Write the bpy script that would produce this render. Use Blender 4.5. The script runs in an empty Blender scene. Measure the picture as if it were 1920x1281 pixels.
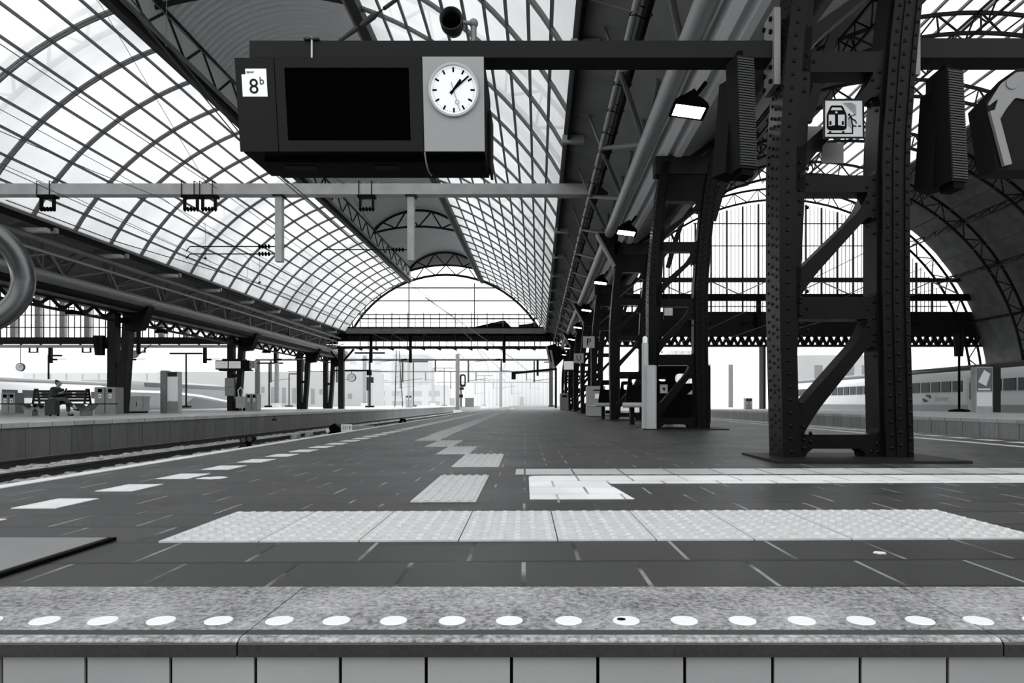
import bpy, bmesh, math, random
from mathutils import Vector, Matrix

random.seed(7)
PI = math.pi
C = bpy.context.scene.collection
S = bpy.context.scene

# ------------------------------------------------------------------ camera, world, exposure
F, CX, HY, H = 1290.0, 1010.0, 757.0, 0.43
cam = bpy.data.cameras.new('camera')
camo = bpy.data.objects.new('camera', cam)
C.objects.link(camo)
camo.location = (0, 0, H)
camo.rotation_euler = (PI / 2, 0, 0)
cam.sensor_width = 36
cam.lens = 36 * F / 1920
cam.shift_x = (960 - CX) / 1920
cam.shift_y = (HY - 640.5) / 1920
cam.clip_start = 0.05
cam.clip_end = 1500
S.camera = camo

world = bpy.data.worlds.new('overcast_sky')
S.world = world
world.use_nodes = True
wn = world.node_tree
wn.nodes.clear()
wo = wn.nodes.new('ShaderNodeOutputWorld')
wb = wn.nodes.new('ShaderNodeBackground')
wb.inputs[0].default_value = (0.965, 0.985, 1.0, 1)
wb.inputs[1].default_value = 1.0
wn.links.new(wb.outputs[0], wo.inputs[0])

S.view_settings.view_transform = 'Standard'
S.view_settings.look = 'None'
S.view_settings.gamma = 1
S.view_settings.use_curve_mapping = False
S.view_settings.exposure = 1.5
S.cycles.max_bounces = 7
S.cycles.diffuse_bounces = 4
S.cycles.glossy_bounces = 3
S.cycles.transmission_bounces = 5
S.cycles.transparent_max_bounces = 12
S.cycles.volume_bounces = 2
S.cycles.sample_clamp_indirect = 6


def at(u, v, Y):
    return Vector(((u - CX) * Y / F, Y, H + (HY - v) * Y / F))


# ------------------------------------------------------------------ mesh helpers
class MB:
    def __init__(self):
        self.v, self.f, self.s = [], [], []

    def add(self, vs, fs, smooth=False):
        n = len(self.v)
        self.v += [Vector(p) for p in vs]
        for f in fs:
            self.f.append([i + n for i in f])
            self.s.append(smooth)
        return self

    def box(self, x0, x1, y0, y1, z0, z1):
        return self.add([(x0, y0, z0), (x1, y0, z0), (x1, y1, z0), (x0, y1, z0),
                         (x0, y0, z1), (x1, y0, z1), (x1, y1, z1), (x0, y1, z1)],
                        [(0, 3, 2, 1), (4, 5, 6, 7), (0, 1, 5, 4), (1, 2, 6, 5), (2, 3, 7, 6), (3, 0, 4, 7)])

    def bar(self, p, q, w, h=None, up=(0, 0, 1)):
        p, q = Vector(p), Vector(q)
        h = w if h is None else h
        d = (q - p).normalized()
        u = Vector(up)
        if abs(d.dot(u)) > 0.98:
            u = Vector((0, 1, 0)) if abs(d.y) < 0.9 else Vector((1, 0, 0))
        a = d.cross(u).normalized()
        b = a.cross(d).normalized()
        vs = []
        for o in (p, q):
            for sa, sb in ((-1, -1), (1, -1), (1, 1), (-1, 1)):
                vs.append(o + a * (w / 2 * sa) + b * (h / 2 * sb))
        return self.add(vs, [(0, 1, 2, 3), (7, 6, 5, 4), (0, 4, 5, 1), (1, 5, 6, 2), (2, 6, 7, 3), (3, 7, 4, 0)])

    def tube(self, pts, r, n=8, closed=False):
        pts = [Vector(p) for p in pts]
        m = len(pts)
        rs = r if isinstance(r, (list, tuple)) else [r] * m
        rings = []
        prev = None
        for i, p in enumerate(pts):
            if closed:
                t = pts[(i + 1) % m] - pts[i - 1]
            else:
                t = pts[min(i + 1, m - 1)] - pts[max(i - 1, 0)]
            t = t.normalized()
            if prev is None:
                a = t.cross(Vector((0, 0, 1)))
                if a.length < 0.05:
                    a = t.cross(Vector((0, 1, 0)))
                a.normalize()
            else:
                a = (prev - t * prev.dot(t)).normalized()
            prev = a
            b = t.cross(a).normalized()
            rings.append([p + (a * math.cos(2 * PI * k / n) + b * math.sin(2 * PI * k / n)) * rs[i] for k in range(n)])
        vs = [x for ring in rings for x in ring]
        fs = []
        for i in range(m if closed else m - 1):
            j = (i + 1) % m
            for k in range(n):
                k2 = (k + 1) % n
                fs.append((i * n + k, i * n + k2, j * n + k2, j * n + k))
        self.add(vs, fs, True)
        if not closed:
            self.add(rings[0], [tuple(range(n))[::-1]])
            self.add(rings[-1], [tuple(range(n))])
        return self

    def lathe(self, prof, c=(0, 0, 0), n=24, axis='z', smooth=True):
        c = Vector(c)
        vs, fs = [], []
        for (r, h) in prof:
            for k in range(n):
                a = 2 * PI * k / n
                if axis == 'z':
                    vs.append(c + Vector((r * math.cos(a), r * math.sin(a), h)))
                elif axis == 'y':
                    vs.append(c + Vector((r * math.cos(a), h, r * math.sin(a))))
                else:
                    vs.append(c + Vector((h, r * math.cos(a), r * math.sin(a))))
        for i in range(len(prof) - 1):
            for k in range(n):
                k2 = (k + 1) % n
                fs.append((i * n + k, i * n + k2, (i + 1) * n + k2, (i + 1) * n + k))
        self.add(vs, fs, smooth)
        self.add(vs[:n], [tuple(range(n))[::-1]])
        self.add(vs[-n:], [tuple(range(n))])
        return self

    def hemi(self, c, nrm, r, n=7, flat=0.7):
        c, z = Vector(c), Vector(nrm).normalized()
        a = z.orthogonal().normalized()
        b = z.cross(a)
        vs, fs = [], []
        for lev, (rr, hh) in enumerate(((1, 0), (0.8, 0.6), (0.0, 1.0))):
            if rr == 0:
                vs.append(c + z * r * flat)
            else:
                for k in range(n):
                    t = 2 * PI * k / n
                    vs.append(c + (a * math.cos(t) + b * math.sin(t)) * r * rr + z * r * hh * flat)
        for k in range(n):
            k2 = (k + 1) % n
            fs.append((k, k2, n + k2, n + k))
            fs.append((n + k, n + k2, 2 * n))
        return self.add(vs, fs, True)

    def ball(self, c, r, n=12, m=8, sc=(1, 1, 1)):
        prof = [(math.sin(PI * i / m), -math.cos(PI * i / m)) for i in range(m + 1)]
        prof[0] = (0.001, -1)
        prof[-1] = (0.001, 1)
        vs, fs = [], []
        for (rr, h) in prof:
            for k in range(n):
                a = 2 * PI * k / n
                vs.append(Vector(c) + Vector((rr * math.cos(a) * r * sc[0], rr * math.sin(a) * r * sc[1], h * r * sc[2])))
        for i in range(m):
            for k in range(n):
                k2 = (k + 1) % n
                fs.append((i * n + k, i * n + k2, (i + 1) * n + k2, (i + 1) * n + k))
        return self.add(vs, fs, True)

    def prism(self, poly, lo, hi, fn):
        """poly 2D points, extruded between lo and hi; fn(a, b, t) -> 3D point"""
        n = len(poly)
        vs = [fn(a, b, lo) for a, b in poly] + [fn(a, b, hi) for a, b in poly]
        fs = [tuple(range(n)), tuple(range(2 * n - 1, n - 1, -1))]
        for i in range(n):
            j = (i + 1) % n
            fs.append((i, i + n, j + n, j))
        return self.add(vs, fs)

    def plate(self, outer, holes, lo, hi, fn):
        """flat plate with holes (2D outlines), extruded lo..hi along fn's third argument"""
        cu = bpy.data.curves.new('tmp', 'CURVE')
        cu.dimensions = '2D'
        cu.fill_mode = 'BOTH'
        cu.extrude = 0.5
        for loop in [outer] + list(holes):
            sp = cu.splines.new('POLY')
            sp.points.add(len(loop) - 1)
            for p, q in zip(sp.points, loop):
                p.co = (q[0], q[1], 0, 1)
            sp.use_cyclic_u = True
        o = bpy.data.objects.new('tmp', cu)
        C.objects.link(o)
        dg = bpy.context.evaluated_depsgraph_get()
        dg.update()
        me = bpy.data.meshes.new_from_object(o.evaluated_get(dg))
        vs = [fn(v.co.x, v.co.y, lo + (hi - lo) * (v.co.z + 0.5)) for v in me.vertices]
        fs = [tuple(p.vertices) for p in me.polygons]
        self.add(vs, fs)
        bpy.data.objects.remove(o)
        bpy.data.curves.remove(cu)
        bpy.data.meshes.remove(me)
        return self

    def text(self, s, size, fn, depth=0.002, align='CENTER'):
        cu = bpy.data.curves.new('tmp', 'FONT')
        cu.body = s
        cu.size = size
        cu.align_x = align
        cu.align_y = 'CENTER'
        cu.extrude = depth / 2
        cu.resolution_u = 3
        o = bpy.data.objects.new('tmp', cu)
        C.objects.link(o)
        dg = bpy.context.evaluated_depsgraph_get()
        dg.update()
        me = bpy.data.meshes.new_from_object(o.evaluated_get(dg))
        self.add([fn(v.co.x, v.co.y, v.co.z) for v in me.vertices], [tuple(p.vertices) for p in me.polygons])
        bpy.data.objects.remove(o)
        bpy.data.curves.remove(cu)
        bpy.data.meshes.remove(me)
        return self

    def build(self, name, mat, parent=None, fix=True, world=True):
        off = Vector((0, 0, 0))
        if world:
            p = parent
            while p is not None:
                off += p.location
                p = p.parent
        me = bpy.data.meshes.new(name)
        me.from_pydata([tuple(p - off) for p in self.v], [], self.f)
        me.polygons.foreach_set('use_smooth', self.s)
        me.materials.append(mat)
        if fix:
            bm = bmesh.new()
            bm.from_mesh(me)
            bmesh.ops.recalc_face_normals(bm, faces=bm.faces)
            bm.to_mesh(me)
            bm.free()
        me.update()
        o = bpy.data.objects.new(name, me)
        C.objects.link(o)
        o.parent = parent
        return o


def xz(y0=0.0, x0=0.0, z0=0.0):
    """front plane map: 2D (a, b) -> X, Z; the third value runs along +Y"""
    return lambda a, b, t: Vector((x0 + a, y0 + t, z0 + b))


def xzt(y0=0.0, x0=0.0, z0=0.0):
    """the same for text on a face that looks towards -Y (text depth towards the viewer)"""
    return lambda a, b, t: Vector((x0 + a, y0 - t, z0 + b))


def rounded(pts, rad, n=4):
    out = []
    m = len(pts)
    for i in range(m):
        p = Vector((pts[i][0], pts[i][1]))
        r = rad[i] if isinstance(rad, (list, tuple)) else rad
        if r <= 0:
            out.append((p.x, p.y))
            continue
        a = Vector(pts[i - 1][:2]) - p
        b = Vector(pts[(i + 1) % m][:2]) - p
        r1 = min(r, a.length * 0.48, b.length * 0.48)
        s, e = p + a.normalized() * r1, p + b.normalized() * r1
        for k in range(n + 1):
            t = k / n
            q = s * (1 - t) ** 2 + p * 2 * t * (1 - t) + e * t ** 2
            out.append((q.x, q.y))
    return out


def rect(x0, x1, z0, z1):
    return [(x0, z0), (x1, z0), (x1, z1), (x0, z1)]


def circ(cx, cz, r, n=20):
    return [(cx + r * math.cos(2 * PI * k / n), cz + r * math.sin(2 * PI * k / n)) for k in range(n)]


def tag(o, label=None, cat=None, group=None, kind=None):
    if label:
        o['label'] = label
    if cat:
        o['category'] = cat
    if group:
        o['group'] = group
    if kind:
        o['kind'] = kind
    return o


def thing(name, label, cat, loc=(0, 0, 0), group=None, kind=None, rz=0.0):
    o = bpy.data.objects.new(name, None)
    o.empty_display_size = 0.2
    C.objects.link(o)
    o.location = loc
    o.rotation_euler.z = rz
    return tag(o, label, cat, group, kind)


def dup(root, loc, label=None, group=None, rz=None):
    r = root.copy()
    C.objects.link(r)
    r.location = loc
    if rz is not None:
        r.rotation_euler.z = rz
    if label:
        r['label'] = label
    if group:
        r['group'] = group
    for ch in list(root.children):
        c = ch.copy()
        C.objects.link(c)
        c.parent = r
        for g in list(ch.children):
            d = g.copy()
            C.objects.link(d)
            d.parent = c
    return r


ORD = ['first', 'second', 'third', 'fourth', 'fifth', 'sixth', 'seventh', 'eighth', 'ninth', 'tenth', 'eleventh', 'twelfth']

# ------------------------------------------------------------------ materials


def g(v):
    return (v * 0.975, v * 0.99, v * 1.0, 1)


def mat(name, v, rough=0.6, metal=0.0, spec=0.5, noise=0.0, nscale=8.0, bump=0.0, bscale=60.0, emit=0.0, coat=0.0):
    m = bpy.data.materials.new(name)
    m.use_nodes = True
    nt = m.node_tree
    b = nt.nodes['Principled BSDF']
    b.inputs['Base Color'].default_value = g(v)
    b.inputs['Roughness'].default_value = rough
    b.inputs['Metallic'].default_value = metal
    b.inputs['Specular IOR Level'].default_value = spec
    b.inputs['Coat Weight'].default_value = coat
    if emit:
        b.inputs['Emission Color'].default_value = (1, 1, 1, 1)
        b.inputs['Emission Strength'].default_value = emit
    tc = nt.nodes.new('ShaderNodeTexCoord')
    if noise:
        n = nt.nodes.new('ShaderNodeTexNoise')
        n.inputs['Scale'].default_value = nscale
        n.inputs['Detail'].default_value = 6
        nt.links.new(tc.outputs['Object'], n.inputs['Vector'])
        r = nt.nodes.new('ShaderNodeMapRange')
        r.inputs[1].default_value = 0.3
        r.inputs[2].default_value = 0.7
        r.inputs[3].default_value = v * (1 - noise)
        r.inputs[4].default_value = v * (1 + noise)
        nt.links.new(n.outputs['Fac'], r.inputs[0])
        cc = nt.nodes.new('ShaderNodeCombineColor')
        for i in range(3):
            nt.links.new(r.outputs[0], cc.inputs[i])
        nt.links.new(cc.outputs[0], b.inputs['Base Color'])
    if bump:
        n2 = nt.nodes.new('ShaderNodeTexNoise')
        n2.inputs['Scale'].default_value = bscale
        n2.inputs['Detail'].default_value = 3
        nt.links.new(tc.outputs['Object'], n2.inputs['Vector'])
        bp = nt.nodes.new('ShaderNodeBump')
        bp.inputs['Strength'].default_value = bump
        bp.inputs['Distance'].default_value = 0.01
        nt.links.new(n2.outputs['Fac'], bp.inputs['Height'])
        nt.links.new(bp.outputs[0], b.inputs['Normal'])
    return m


class NT:
    """small node-graph writer"""

    def __init__(self, m):
        self.t = m.node_tree

    def math(self, op, a, b=None, c=None):
        n = self.t.nodes.new('ShaderNodeMath')
        n.operation = op
        for i, x in enumerate((a, b, c)):
            if x is None:
                continue
            if isinstance(x, (int, float)):
                n.inputs[i].default_value = x
            else:
                self.t.links.new(x, n.inputs[i])
        return n.outputs[0]

    def node(self, kind, **kw):
        n = self.t.nodes.new(kind)
        for k, v in kw.items():
            setattr(n, k, v)
        return n

    def link(self, a, b):
        self.t.links.new(a, b)


def tile_mat(name, base, xjoint, yjoint, tx, ty, ox, oy, rough=0.5, var=0.18, wx=0.012, wy=0.007, speck=0.12, offset=0.5, bump=0.35, spec=0.5):
    """paving in running bond: rows along X with depth ty, tiles tx wide; joints along Y pale (xjoint), joints along X dark (yjoint)"""
    m = bpy.data.materials.new(name)
    m.use_nodes = True
    N = NT(m)
    b = m.node_tree.nodes['Principled BSDF']
    tc = N.node('ShaderNodeTexCoord')
    sp = N.node('ShaderNodeSeparateXYZ')
    N.link(tc.outputs['Object'], sp.inputs[0])
    yy = N.math('DIVIDE', N.math('SUBTRACT', sp.outputs[1], oy), ty)
    row = N.math('FLOOR', yy)
    fy = N.math('SUBTRACT', yy, row)
    par = N.math('MULTIPLY', N.math('PINGPONG', row, 1), offset)
    xx = N.math('ADD', N.math('DIVIDE', N.math('SUBTRACT', sp.outputs[0], ox), tx), par)
    col = N.math('FLOOR', xx)
    fx = N.math('SUBTRACT', xx, col)
    cv = N.node('ShaderNodeCombineXYZ')
    N.link(row, cv.inputs[0])
    N.link(col, cv.inputs[1])
    wnz = N.node('ShaderNodeTexWhiteNoise')
    wnz.noise_dimensions = '3D'
    N.link(cv.outputs[0], wnz.inputs['Vector'])
    nz = N.node('ShaderNodeTexNoise')
    nz.inputs['Scale'].default_value = 90
    nz.inputs['Detail'].default_value = 5
    N.link(tc.outputs['Object'], nz.inputs['Vector'])
    nz2 = N.node('ShaderNodeTexNoise')
    nz2.inputs['Scale'].default_value = 1.7
    nz2.inputs['Detail'].default_value = 6
    N.link(tc.outputs['Object'], nz2.inputs['Vector'])
    k = N.math('ADD', 1 - var, N.math('MULTIPLY', wnz.outputs['Value'], 2 * var))
    k = N.math('MULTIPLY', k, N.math('ADD', 1 - speck * 2, N.math('MULTIPLY', nz.outputs['Fac'], 4 * speck)))
    k = N.math('MULTIPLY', k, N.math('ADD', 0.6, N.math('MULTIPLY', nz2.outputs['Fac'], 0.8)))
    tone = N.math('MULTIPLY', k, base)
    # joints
    jx = N.math('LESS_THAN', fx, wx / tx)
    jy = N.math('LESS_THAN', fy, wy / ty)
    # pale sand only in part of the joints
    nz3 = N.node('ShaderNodeTexNoise')
    nz3.inputs['Scale'].default_value = 2.6
    nz3.inputs['Detail'].default_value = 3
    N.link(tc.outputs['Object'], nz3.inputs['Vector'])
    r3 = N.node('ShaderNodeMapRange')
    r3.inputs[1].default_value = 0.42
    r3.inputs[2].default_value = 0.56
    r3.inputs[3].default_value = yjoint
    r3.inputs[4].default_value = xjoint
    N.link(nz3.outputs['Fac'], r3.inputs[0])

    def mix(a, c, fac):
        return N.math('ADD', N.math('MULTIPLY', a, N.math('SUBTRACT', 1, fac)), N.math('MULTIPLY', c, fac))
    tone = mix(tone, r3.outputs[0], jx)
    tone = mix(tone, yjoint, jy)
    cc = N.node('ShaderNodeCombineColor')
    for i in range(3):
        N.link(tone, cc.inputs[i])
    N.link(cc.outputs[0], b.inputs['Base Color'])
    N.link(N.math('ADD', rough - 0.12, N.math('MULTIPLY', nz2.outputs['Fac'], 0.24)), b.inputs['Roughness'])
    b.inputs['Specular IOR Level'].default_value = spec
    hgt = N.math('SUBTRACT', N.math('MULTIPLY', nz.outputs['Fac'], 0.25), N.math('MAXIMUM', jx, jy))
    bp = N.node('ShaderNodeBump')
    bp.inputs['Strength'].default_value = bump
    bp.inputs['Distance'].default_value = 0.006
    N.link(hgt, bp.inputs['Height'])
    N.link(bp.outputs[0], b.inputs['Normal'])
    return m


def granite_mat(name, lo, hi, rough=0.55, scale=140):
    m = bpy.data.materials.new(name)
    m.use_nodes = True
    N = NT(m)
    b = m.node_tree.nodes['Principled BSDF']
    tc = N.node('ShaderNodeTexCoord')
    a = N.node('ShaderNodeTexNoise')
    a.inputs['Scale'].default_value = scale
    a.inputs['Detail'].default_value = 6
    a.inputs['Roughness'].default_value = 0.7
    c = N.node('ShaderNodeTexNoise')
    c.inputs['Scale'].default_value = 4
    c.inputs['Detail'].default_value = 4
    for n in (a, c):
        N.link(tc.outputs['Object'], n.inputs['Vector'])
    f = N.math('ADD', N.math('MULTIPLY', a.outputs['Fac'], 0.75), N.math('MULTIPLY', c.outputs['Fac'], 0.3))
    r = N.node('ShaderNodeMapRange')
    r.inputs[1].default_value = 0.36
    r.inputs[2].default_value = 0.7
    r.inputs[3].default_value = lo
    r.inputs[4].default_value = hi
    N.link(f, r.inputs[0])
    cc = N.node('ShaderNodeCombineColor')
    for i in range(3):
        N.link(r.outputs[0], cc.inputs[i])
    N.link(cc.outputs[0], b.inputs['Base Color'])
    b.inputs['Roughness'].default_value = rough
    return m


def panel_mat(name, v, pitch, axis, org, joint=0.02, wj=0.02, var=0.12, rough=0.7, streak=0.25):
    """concrete slabs side by side with dark joints along one axis, rain streaks running down"""
    m = bpy.data.materials.new(name)
    m.use_nodes = True
    N = NT(m)
    b = m.node_tree.nodes['Principled BSDF']
    tc = N.node('ShaderNodeTexCoord')
    sp = N.node('ShaderNodeSeparateXYZ')
    N.link(tc.outputs['Object'], sp.inputs[0])
    q = N.math('DIVIDE', N.math('SUBTRACT', sp.outputs[axis], org), pitch)
    fl = N.math('FLOOR', q)
    fr = N.math('SUBTRACT', q, fl)
    wnz = N.node('ShaderNodeTexWhiteNoise')
    wnz.noise_dimensions = '1D'
    N.link(fl, wnz.inputs['W'])
    mp = N.node('ShaderNodeMapping')
    mp.inputs['Scale'].default_value = (3, 3, 0.6)
    N.link(tc.outputs['Object'], mp.inputs[0])
    nz = N.node('ShaderNodeTexNoise')
    nz.inputs['Scale'].default_value = 2.5
    nz.inputs['Detail'].default_value = 7
    N.link(mp.outputs[0], nz.inputs['Vector'])
    k = N.math('ADD', 1 - var, N.math('MULTIPLY', wnz.outputs['Value'], 2 * var))
    k = N.math('MULTIPLY', k, N.math('ADD', 1 - streak * 1.5, N.math('MULTIPLY', nz.outputs['Fac'], streak * 3)))
    tone = N.math('MULTIPLY', k, v)
    j = N.math('LESS_THAN', fr, wj / pitch)
    tone = N.math('ADD', N.math('MULTIPLY', tone, N.math('SUBTRACT', 1, j)), N.math('MULTIPLY', j, joint))
    cc = N.node('ShaderNodeCombineColor')
    for i in range(3):
        N.link(tone, cc.inputs[i])
    N.link(cc.outputs[0], b.inputs['Base Color'])
    b.inputs['Roughness'].default_value = rough
    return m


def frosted_mat(name, t=0.82, clear=0.18):
    m = bpy.data.materials.new(name)
    m.use_nodes = True
    nt = m.node_tree
    nt.nodes.clear()
    N = NT(m)
    out = N.node('ShaderNodeOutputMaterial')
    tl = N.node('ShaderNodeBsdfTranslucent')
    tp = N.node('ShaderNodeBsdfTransparent')
    tc = N.node('ShaderNodeTexCoord')
    nz = N.node('ShaderNodeTexNoise')
    nz.inputs['Scale'].default_value = 0.55
    nz.inputs['Detail'].default_value = 5
    N.link(tc.outputs['Object'], nz.inputs['Vector'])
    r = N.node('ShaderNodeMapRange')
    r.inputs[1].default_value = 0.3
    r.inputs[2].default_value = 0.7
    r.inputs[3].default_value = t * 0.8
    r.inputs[4].default_value = t * 1.05
    N.link(nz.outputs['Fac'], r.inputs[0])
    cc = N.node('ShaderNodeCombineColor')
    for i in range(3):
        N.link(r.outputs[0], cc.inputs[i])
    N.link(cc.outputs[0], tl.inputs[0])
    tp.inputs[0].default_value = (0.85, 0.87, 0.88, 1)
    mx = N.node('ShaderNodeMixShader')
    mx.inputs[0].default_value = clear
    N.link(tl.outputs[0], mx.inputs[1])
    N.link(tp.outputs[0], mx.inputs[2])
    N.link(mx.outputs[0], out.inputs[0])
    return m


def pane_mat(name, tr=0.92):
    m = bpy.data.materials.new(name)
    m.use_nodes = True
    nt = m.node_tree
    nt.nodes.clear()
    N = NT(m)
    out = N.node('ShaderNodeOutputMaterial')
    tp = N.node('ShaderNodeBsdfTransparent')
    tp.inputs[0].default_value = (tr, tr, tr, 1)
    gl = N.node('ShaderNodeBsdfGlossy')
    gl.inputs['Roughness'].default_value = 0.05
    mx = N.node('ShaderNodeMixShader')
    mx.inputs[0].default_value = 0.06
    N.link(tp.outputs[0], mx.inputs[1])
    N.link(gl.outputs[0], mx.inputs[2])
    N.link(mx.outputs[0], out.inputs[0])
    return m


M = dict(
    iron=mat('wet_black_iron', 0.003, 0.36, 0, 0.08, noise=0.3, nscale=5, bump=0.2, bscale=120),
    iron2=mat('dark_iron', 0.008, 0.55, spec=0.12, noise=0.3, nscale=3),
    truss=mat('dark_grey_steel', 0.022, 0.55, spec=0.12),
    rib=mat('grey_glazing_bar', 0.14, 0.5),
    steel=mat('mid_grey_steel', 0.13, 0.45, noise=0.12, nscale=2),
    tube=mat('grey_painted_tube', 0.3, 0.4),
    tray=mat('pale_cable_tray', 0.62, 0.5),
    light=mat('light_grey_steel', 0.4, 0.5, noise=0.15, nscale=2.5),
    corr=mat('corrugated_sheet', 0.72, 0.6),
    soffit=mat('soffit_panel', 0.2, 0.7, noise=0.15, nscale=1.5),
    dark=mat('charcoal_panel', 0.005, 0.55, spec=0.06),
    panelgrey=mat('charcoal_sign_panel', 0.012, 0.55, spec=0.06),
    black=mat('black', 0.002, 0.5, spec=0.02),
    screen=mat('dark_screen', 0.0008, 0.4, spec=0.0),
    clockgrey=mat('silver_grey_panel', 0.24, 0.5),
    white=mat('white_enamel', 0.82, 0.5),
    paint=mat('white_paint', 0.5, 0.6, noise=0.12, nscale=14),
    stud=mat('white_stud', 0.6, 0.4),
    grey=mat('grey_paint', 0.22, 0.45, noise=0.08),
    palegrey=mat('pale_grey_paint', 0.36, 0.5),
    rail=mat('rail_steel', 0.35, 0.3, metal=0.6),
    railside=mat('rusty_rail', 0.018, 0.8, noise=0.3),
    concrete=mat('concrete', 0.5, 0.8, noise=0.2, nscale=3, bump=0.2),
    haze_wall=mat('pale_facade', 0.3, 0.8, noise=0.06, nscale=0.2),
    facade_dark=mat('grey_facade', 0.12, 0.8),
    trainwhite=mat('train_white', 0.7, 0.35),
    traingrey=mat('train_grey', 0.17, 0.35),
    traindark=mat('train_dark_band', 0.05, 0.3),
    winglass=mat('dark_window_glass', 0.05, 0.3, spec=0.1),
    lamp=mat('lit_lamp_lens', 0.9, 0.3, emit=9.0),
    display=mat('lit_white_display', 0.75, 0.3, emit=0.06),
    wood=mat('dark_wood_slat', 0.012, 0.6, spec=0.15),
    grille=mat('loudspeaker_grille', 0.025, 0.5, spec=0.2),
    dial=mat('backlit_clock_dial', 0.7, 0.5, emit=0.05),
    cloth=mat('dark_cloth', 0.03, 0.85),
    jeans=mat('grey_denim', 0.07, 0.9),
    skin=mat('skin', 0.3, 0.6),
    hair=mat('hair', 0.03, 0.6),
    glass=frosted_mat('frosted_roof_glass', 0.44, 0.07),
    pane=pane_mat('clear_pane'),
    granite=granite_mat('speckled_granite', 0.004, 0.36, scale=85),
    granite_dark=granite_mat('rough_dark_granite', 0.0005, 0.018, scale=120),
    ballast=granite_mat('ballast_stone', 0.0, 0.8, 0.9, scale=20),
    stones=granite_mat('pale_stone', 0.2, 0.7, 0.9, scale=9),
    vault=mat('old_vault_boarding', 0.08, 0.8, noise=0.3, nscale=1.2),
    riser=mat('pale_wall_tile', 0.24, 0.35, noise=0.1, nscale=3),
    tact=mat('white_tactile_concrete', 0.36, 0.7, noise=0.12, nscale=25),
    wire=mat('wire', 0.03, 0.5),
)

# ------------------------------------------------------------------ ground, platforms, stair head
TH = 0.0194            # the platforms run a little askew of the roof


def fl(x, y):
    return (x * math.cos(TH) - y * math.sin(TH), x * math.sin(TH) + y * math.cos(TH))


def gy(v):
    return H * F / (v - HY)


M['tile'] = tile_mat('dark_paving', 0.019, 0.17, 0.003, 0.302, 0.275, -0.01, 1.59, rough=0.5, wx=0.011, wy=0.02, speck=0.26, var=0.22)
M['paleline'] = tile_mat('white_lined_paving', 0.56, 0.3, 0.12, 0.302, 0.275, -0.01, 1.59, rough=0.6, var=0.05, speck=0.05, bump=0.15)
M['greyline'] = tile_mat('pale_grey_paving', 0.33, 0.08, 0.06, 0.302, 0.36, -0.01, 4.14, rough=0.6, var=0.1, speck=0.08, bump=0.15)
M['farpave'] = tile_mat('pale_platform_paving', 0.6, 0.2, 0.1, 0.6, 0.6, 0, 0, rough=0.6, var=0.12)
M['wall_l'] = panel_mat('stained_platform_wall', 0.14, 0.785, 1, 14.0)
M['wall_r'] = panel_mat('grey_platform_wall', 0.32, 0.785, 1, 14.0)
M['cope'] = panel_mat('coping_stone', 0.5, 0.785, 1, 14.0, joint=0.05, streak=0.15)

o = MB().box(-260, 260, -30, 700, -1.0, -0.9).build('ground', M['ballast'])
tag(o, 'stony ground under the railway tracks', 'ground', kind='structure')

# our platform: floor slab, in its own askew frame
o = MB().box(-2.65, 5.85, 1.57, 320, -0.9, 0.0).build('floor', M['tile'])
o.rotation_euler.z = TH
tag(o, 'dark grey running-bond paving of the platform', 'floor', kind='structure')
e = thing('trim_1', 'thin pale edging along the left rim of the paved platform', 'edging', rz=TH, kind='structure')
MB().box(-2.75, -2.652, 2.6, 320, -0.12, 0.004).build('edging', M['concrete'], e, world=False)

M['groove'] = mat('dark_grip_strip', 0.04, 0.8, spec=0.2)
# stair head: granite nosing slabs, tiled riser, first tread
xs = [-2.6, -1.92, -0.545, 0.84, 2.215, 2.9]
pos = ['left end of the row, beside the floor plate', 'left of the long middle slab', 'long middle one below the clock', 'right part of the row, below the big column', 'right end of the row']
studs = [84, 193, 302, 410, 524, 631, 738, 848, 955, 1066, 1174, 1283, 1392, 1503, 1614, 1725, 1834, 1946]
stx = [(u - CX) * 1.348 / F for u in studs]
stx = [stx[0] - 0.342, stx[0] - 0.228, stx[0] - 0.114] + stx + [stx[-1] + 0.115, stx[-1] + 0.23]
for i in range(5):
    x0, x1 = xs[i] + 0.0015, xs[i + 1] - 0.0015
    t = thing('granite_nosing', 'granite stair nosing with white studs, ' + pos[i], 'stair nosing', ((x0 + x1) / 2, 1.42, 0), 'granite nosing slabs along the stair head')
    prof = [(1.60, -0.026), (1.60, 0.004), (1.297, 0.004), (1.297, -0.001), (1.268, -0.001), (1.268, 0.004), (1.252, 0.003), (1.2462, -0.001), (1.2455, -0.005), (1.2455, -0.026)]
    skew = 0.0
    MB().prism(prof, x0, x1, lambda a, b, t: Vector((t, a, b))).build('slab', M['granite'], t)
    MB().box(x0, x1, 1.269, 1.296, -0.003, 0.0034).build('grip_groove', M['groove'], t)
    MB().prism([(1.2455, -0.003), (1.2425, -0.006), (1.2425, -0.028), (1.256, -0.028), (1.256, -0.003)], x0, x1, lambda a, b, t: Vector((t, a, b))).build('front_face', M['granite_dark'], t)
    for j, sx in enumerate(stx):
        if x0 < sx < x1:
            s = MB().lathe([(0.0265, 0.003), (0.0265, 0.0052), (0.0255, 0.0062)], (sx, 1.348, 0), 28).build('round_stud', M['stud'], t)
            if abs(sx - (1174 - CX) * 1.348 / F) < 0.01:
                s['label'] = 'white round stud with a black chip'
                MB().lathe([(0.0085, 0.0062), (0.0085, 0.0068)], (sx - 0.009, 1.352, 0), 14).build('chip', M['black'], s)
mb = MB()
ux = [3, 161, 320, 479, 638, 799, 959, 1121, 1284, 1449, 1613, 1777]
jx = [(u - CX) * 1.256 / F for u in ux]
jx = [jx[0] - 0.1565 * k for k in range(8, 0, -1)] + jx + [jx[-1] + 0.1575 * k for k in range(1, 6)]
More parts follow.
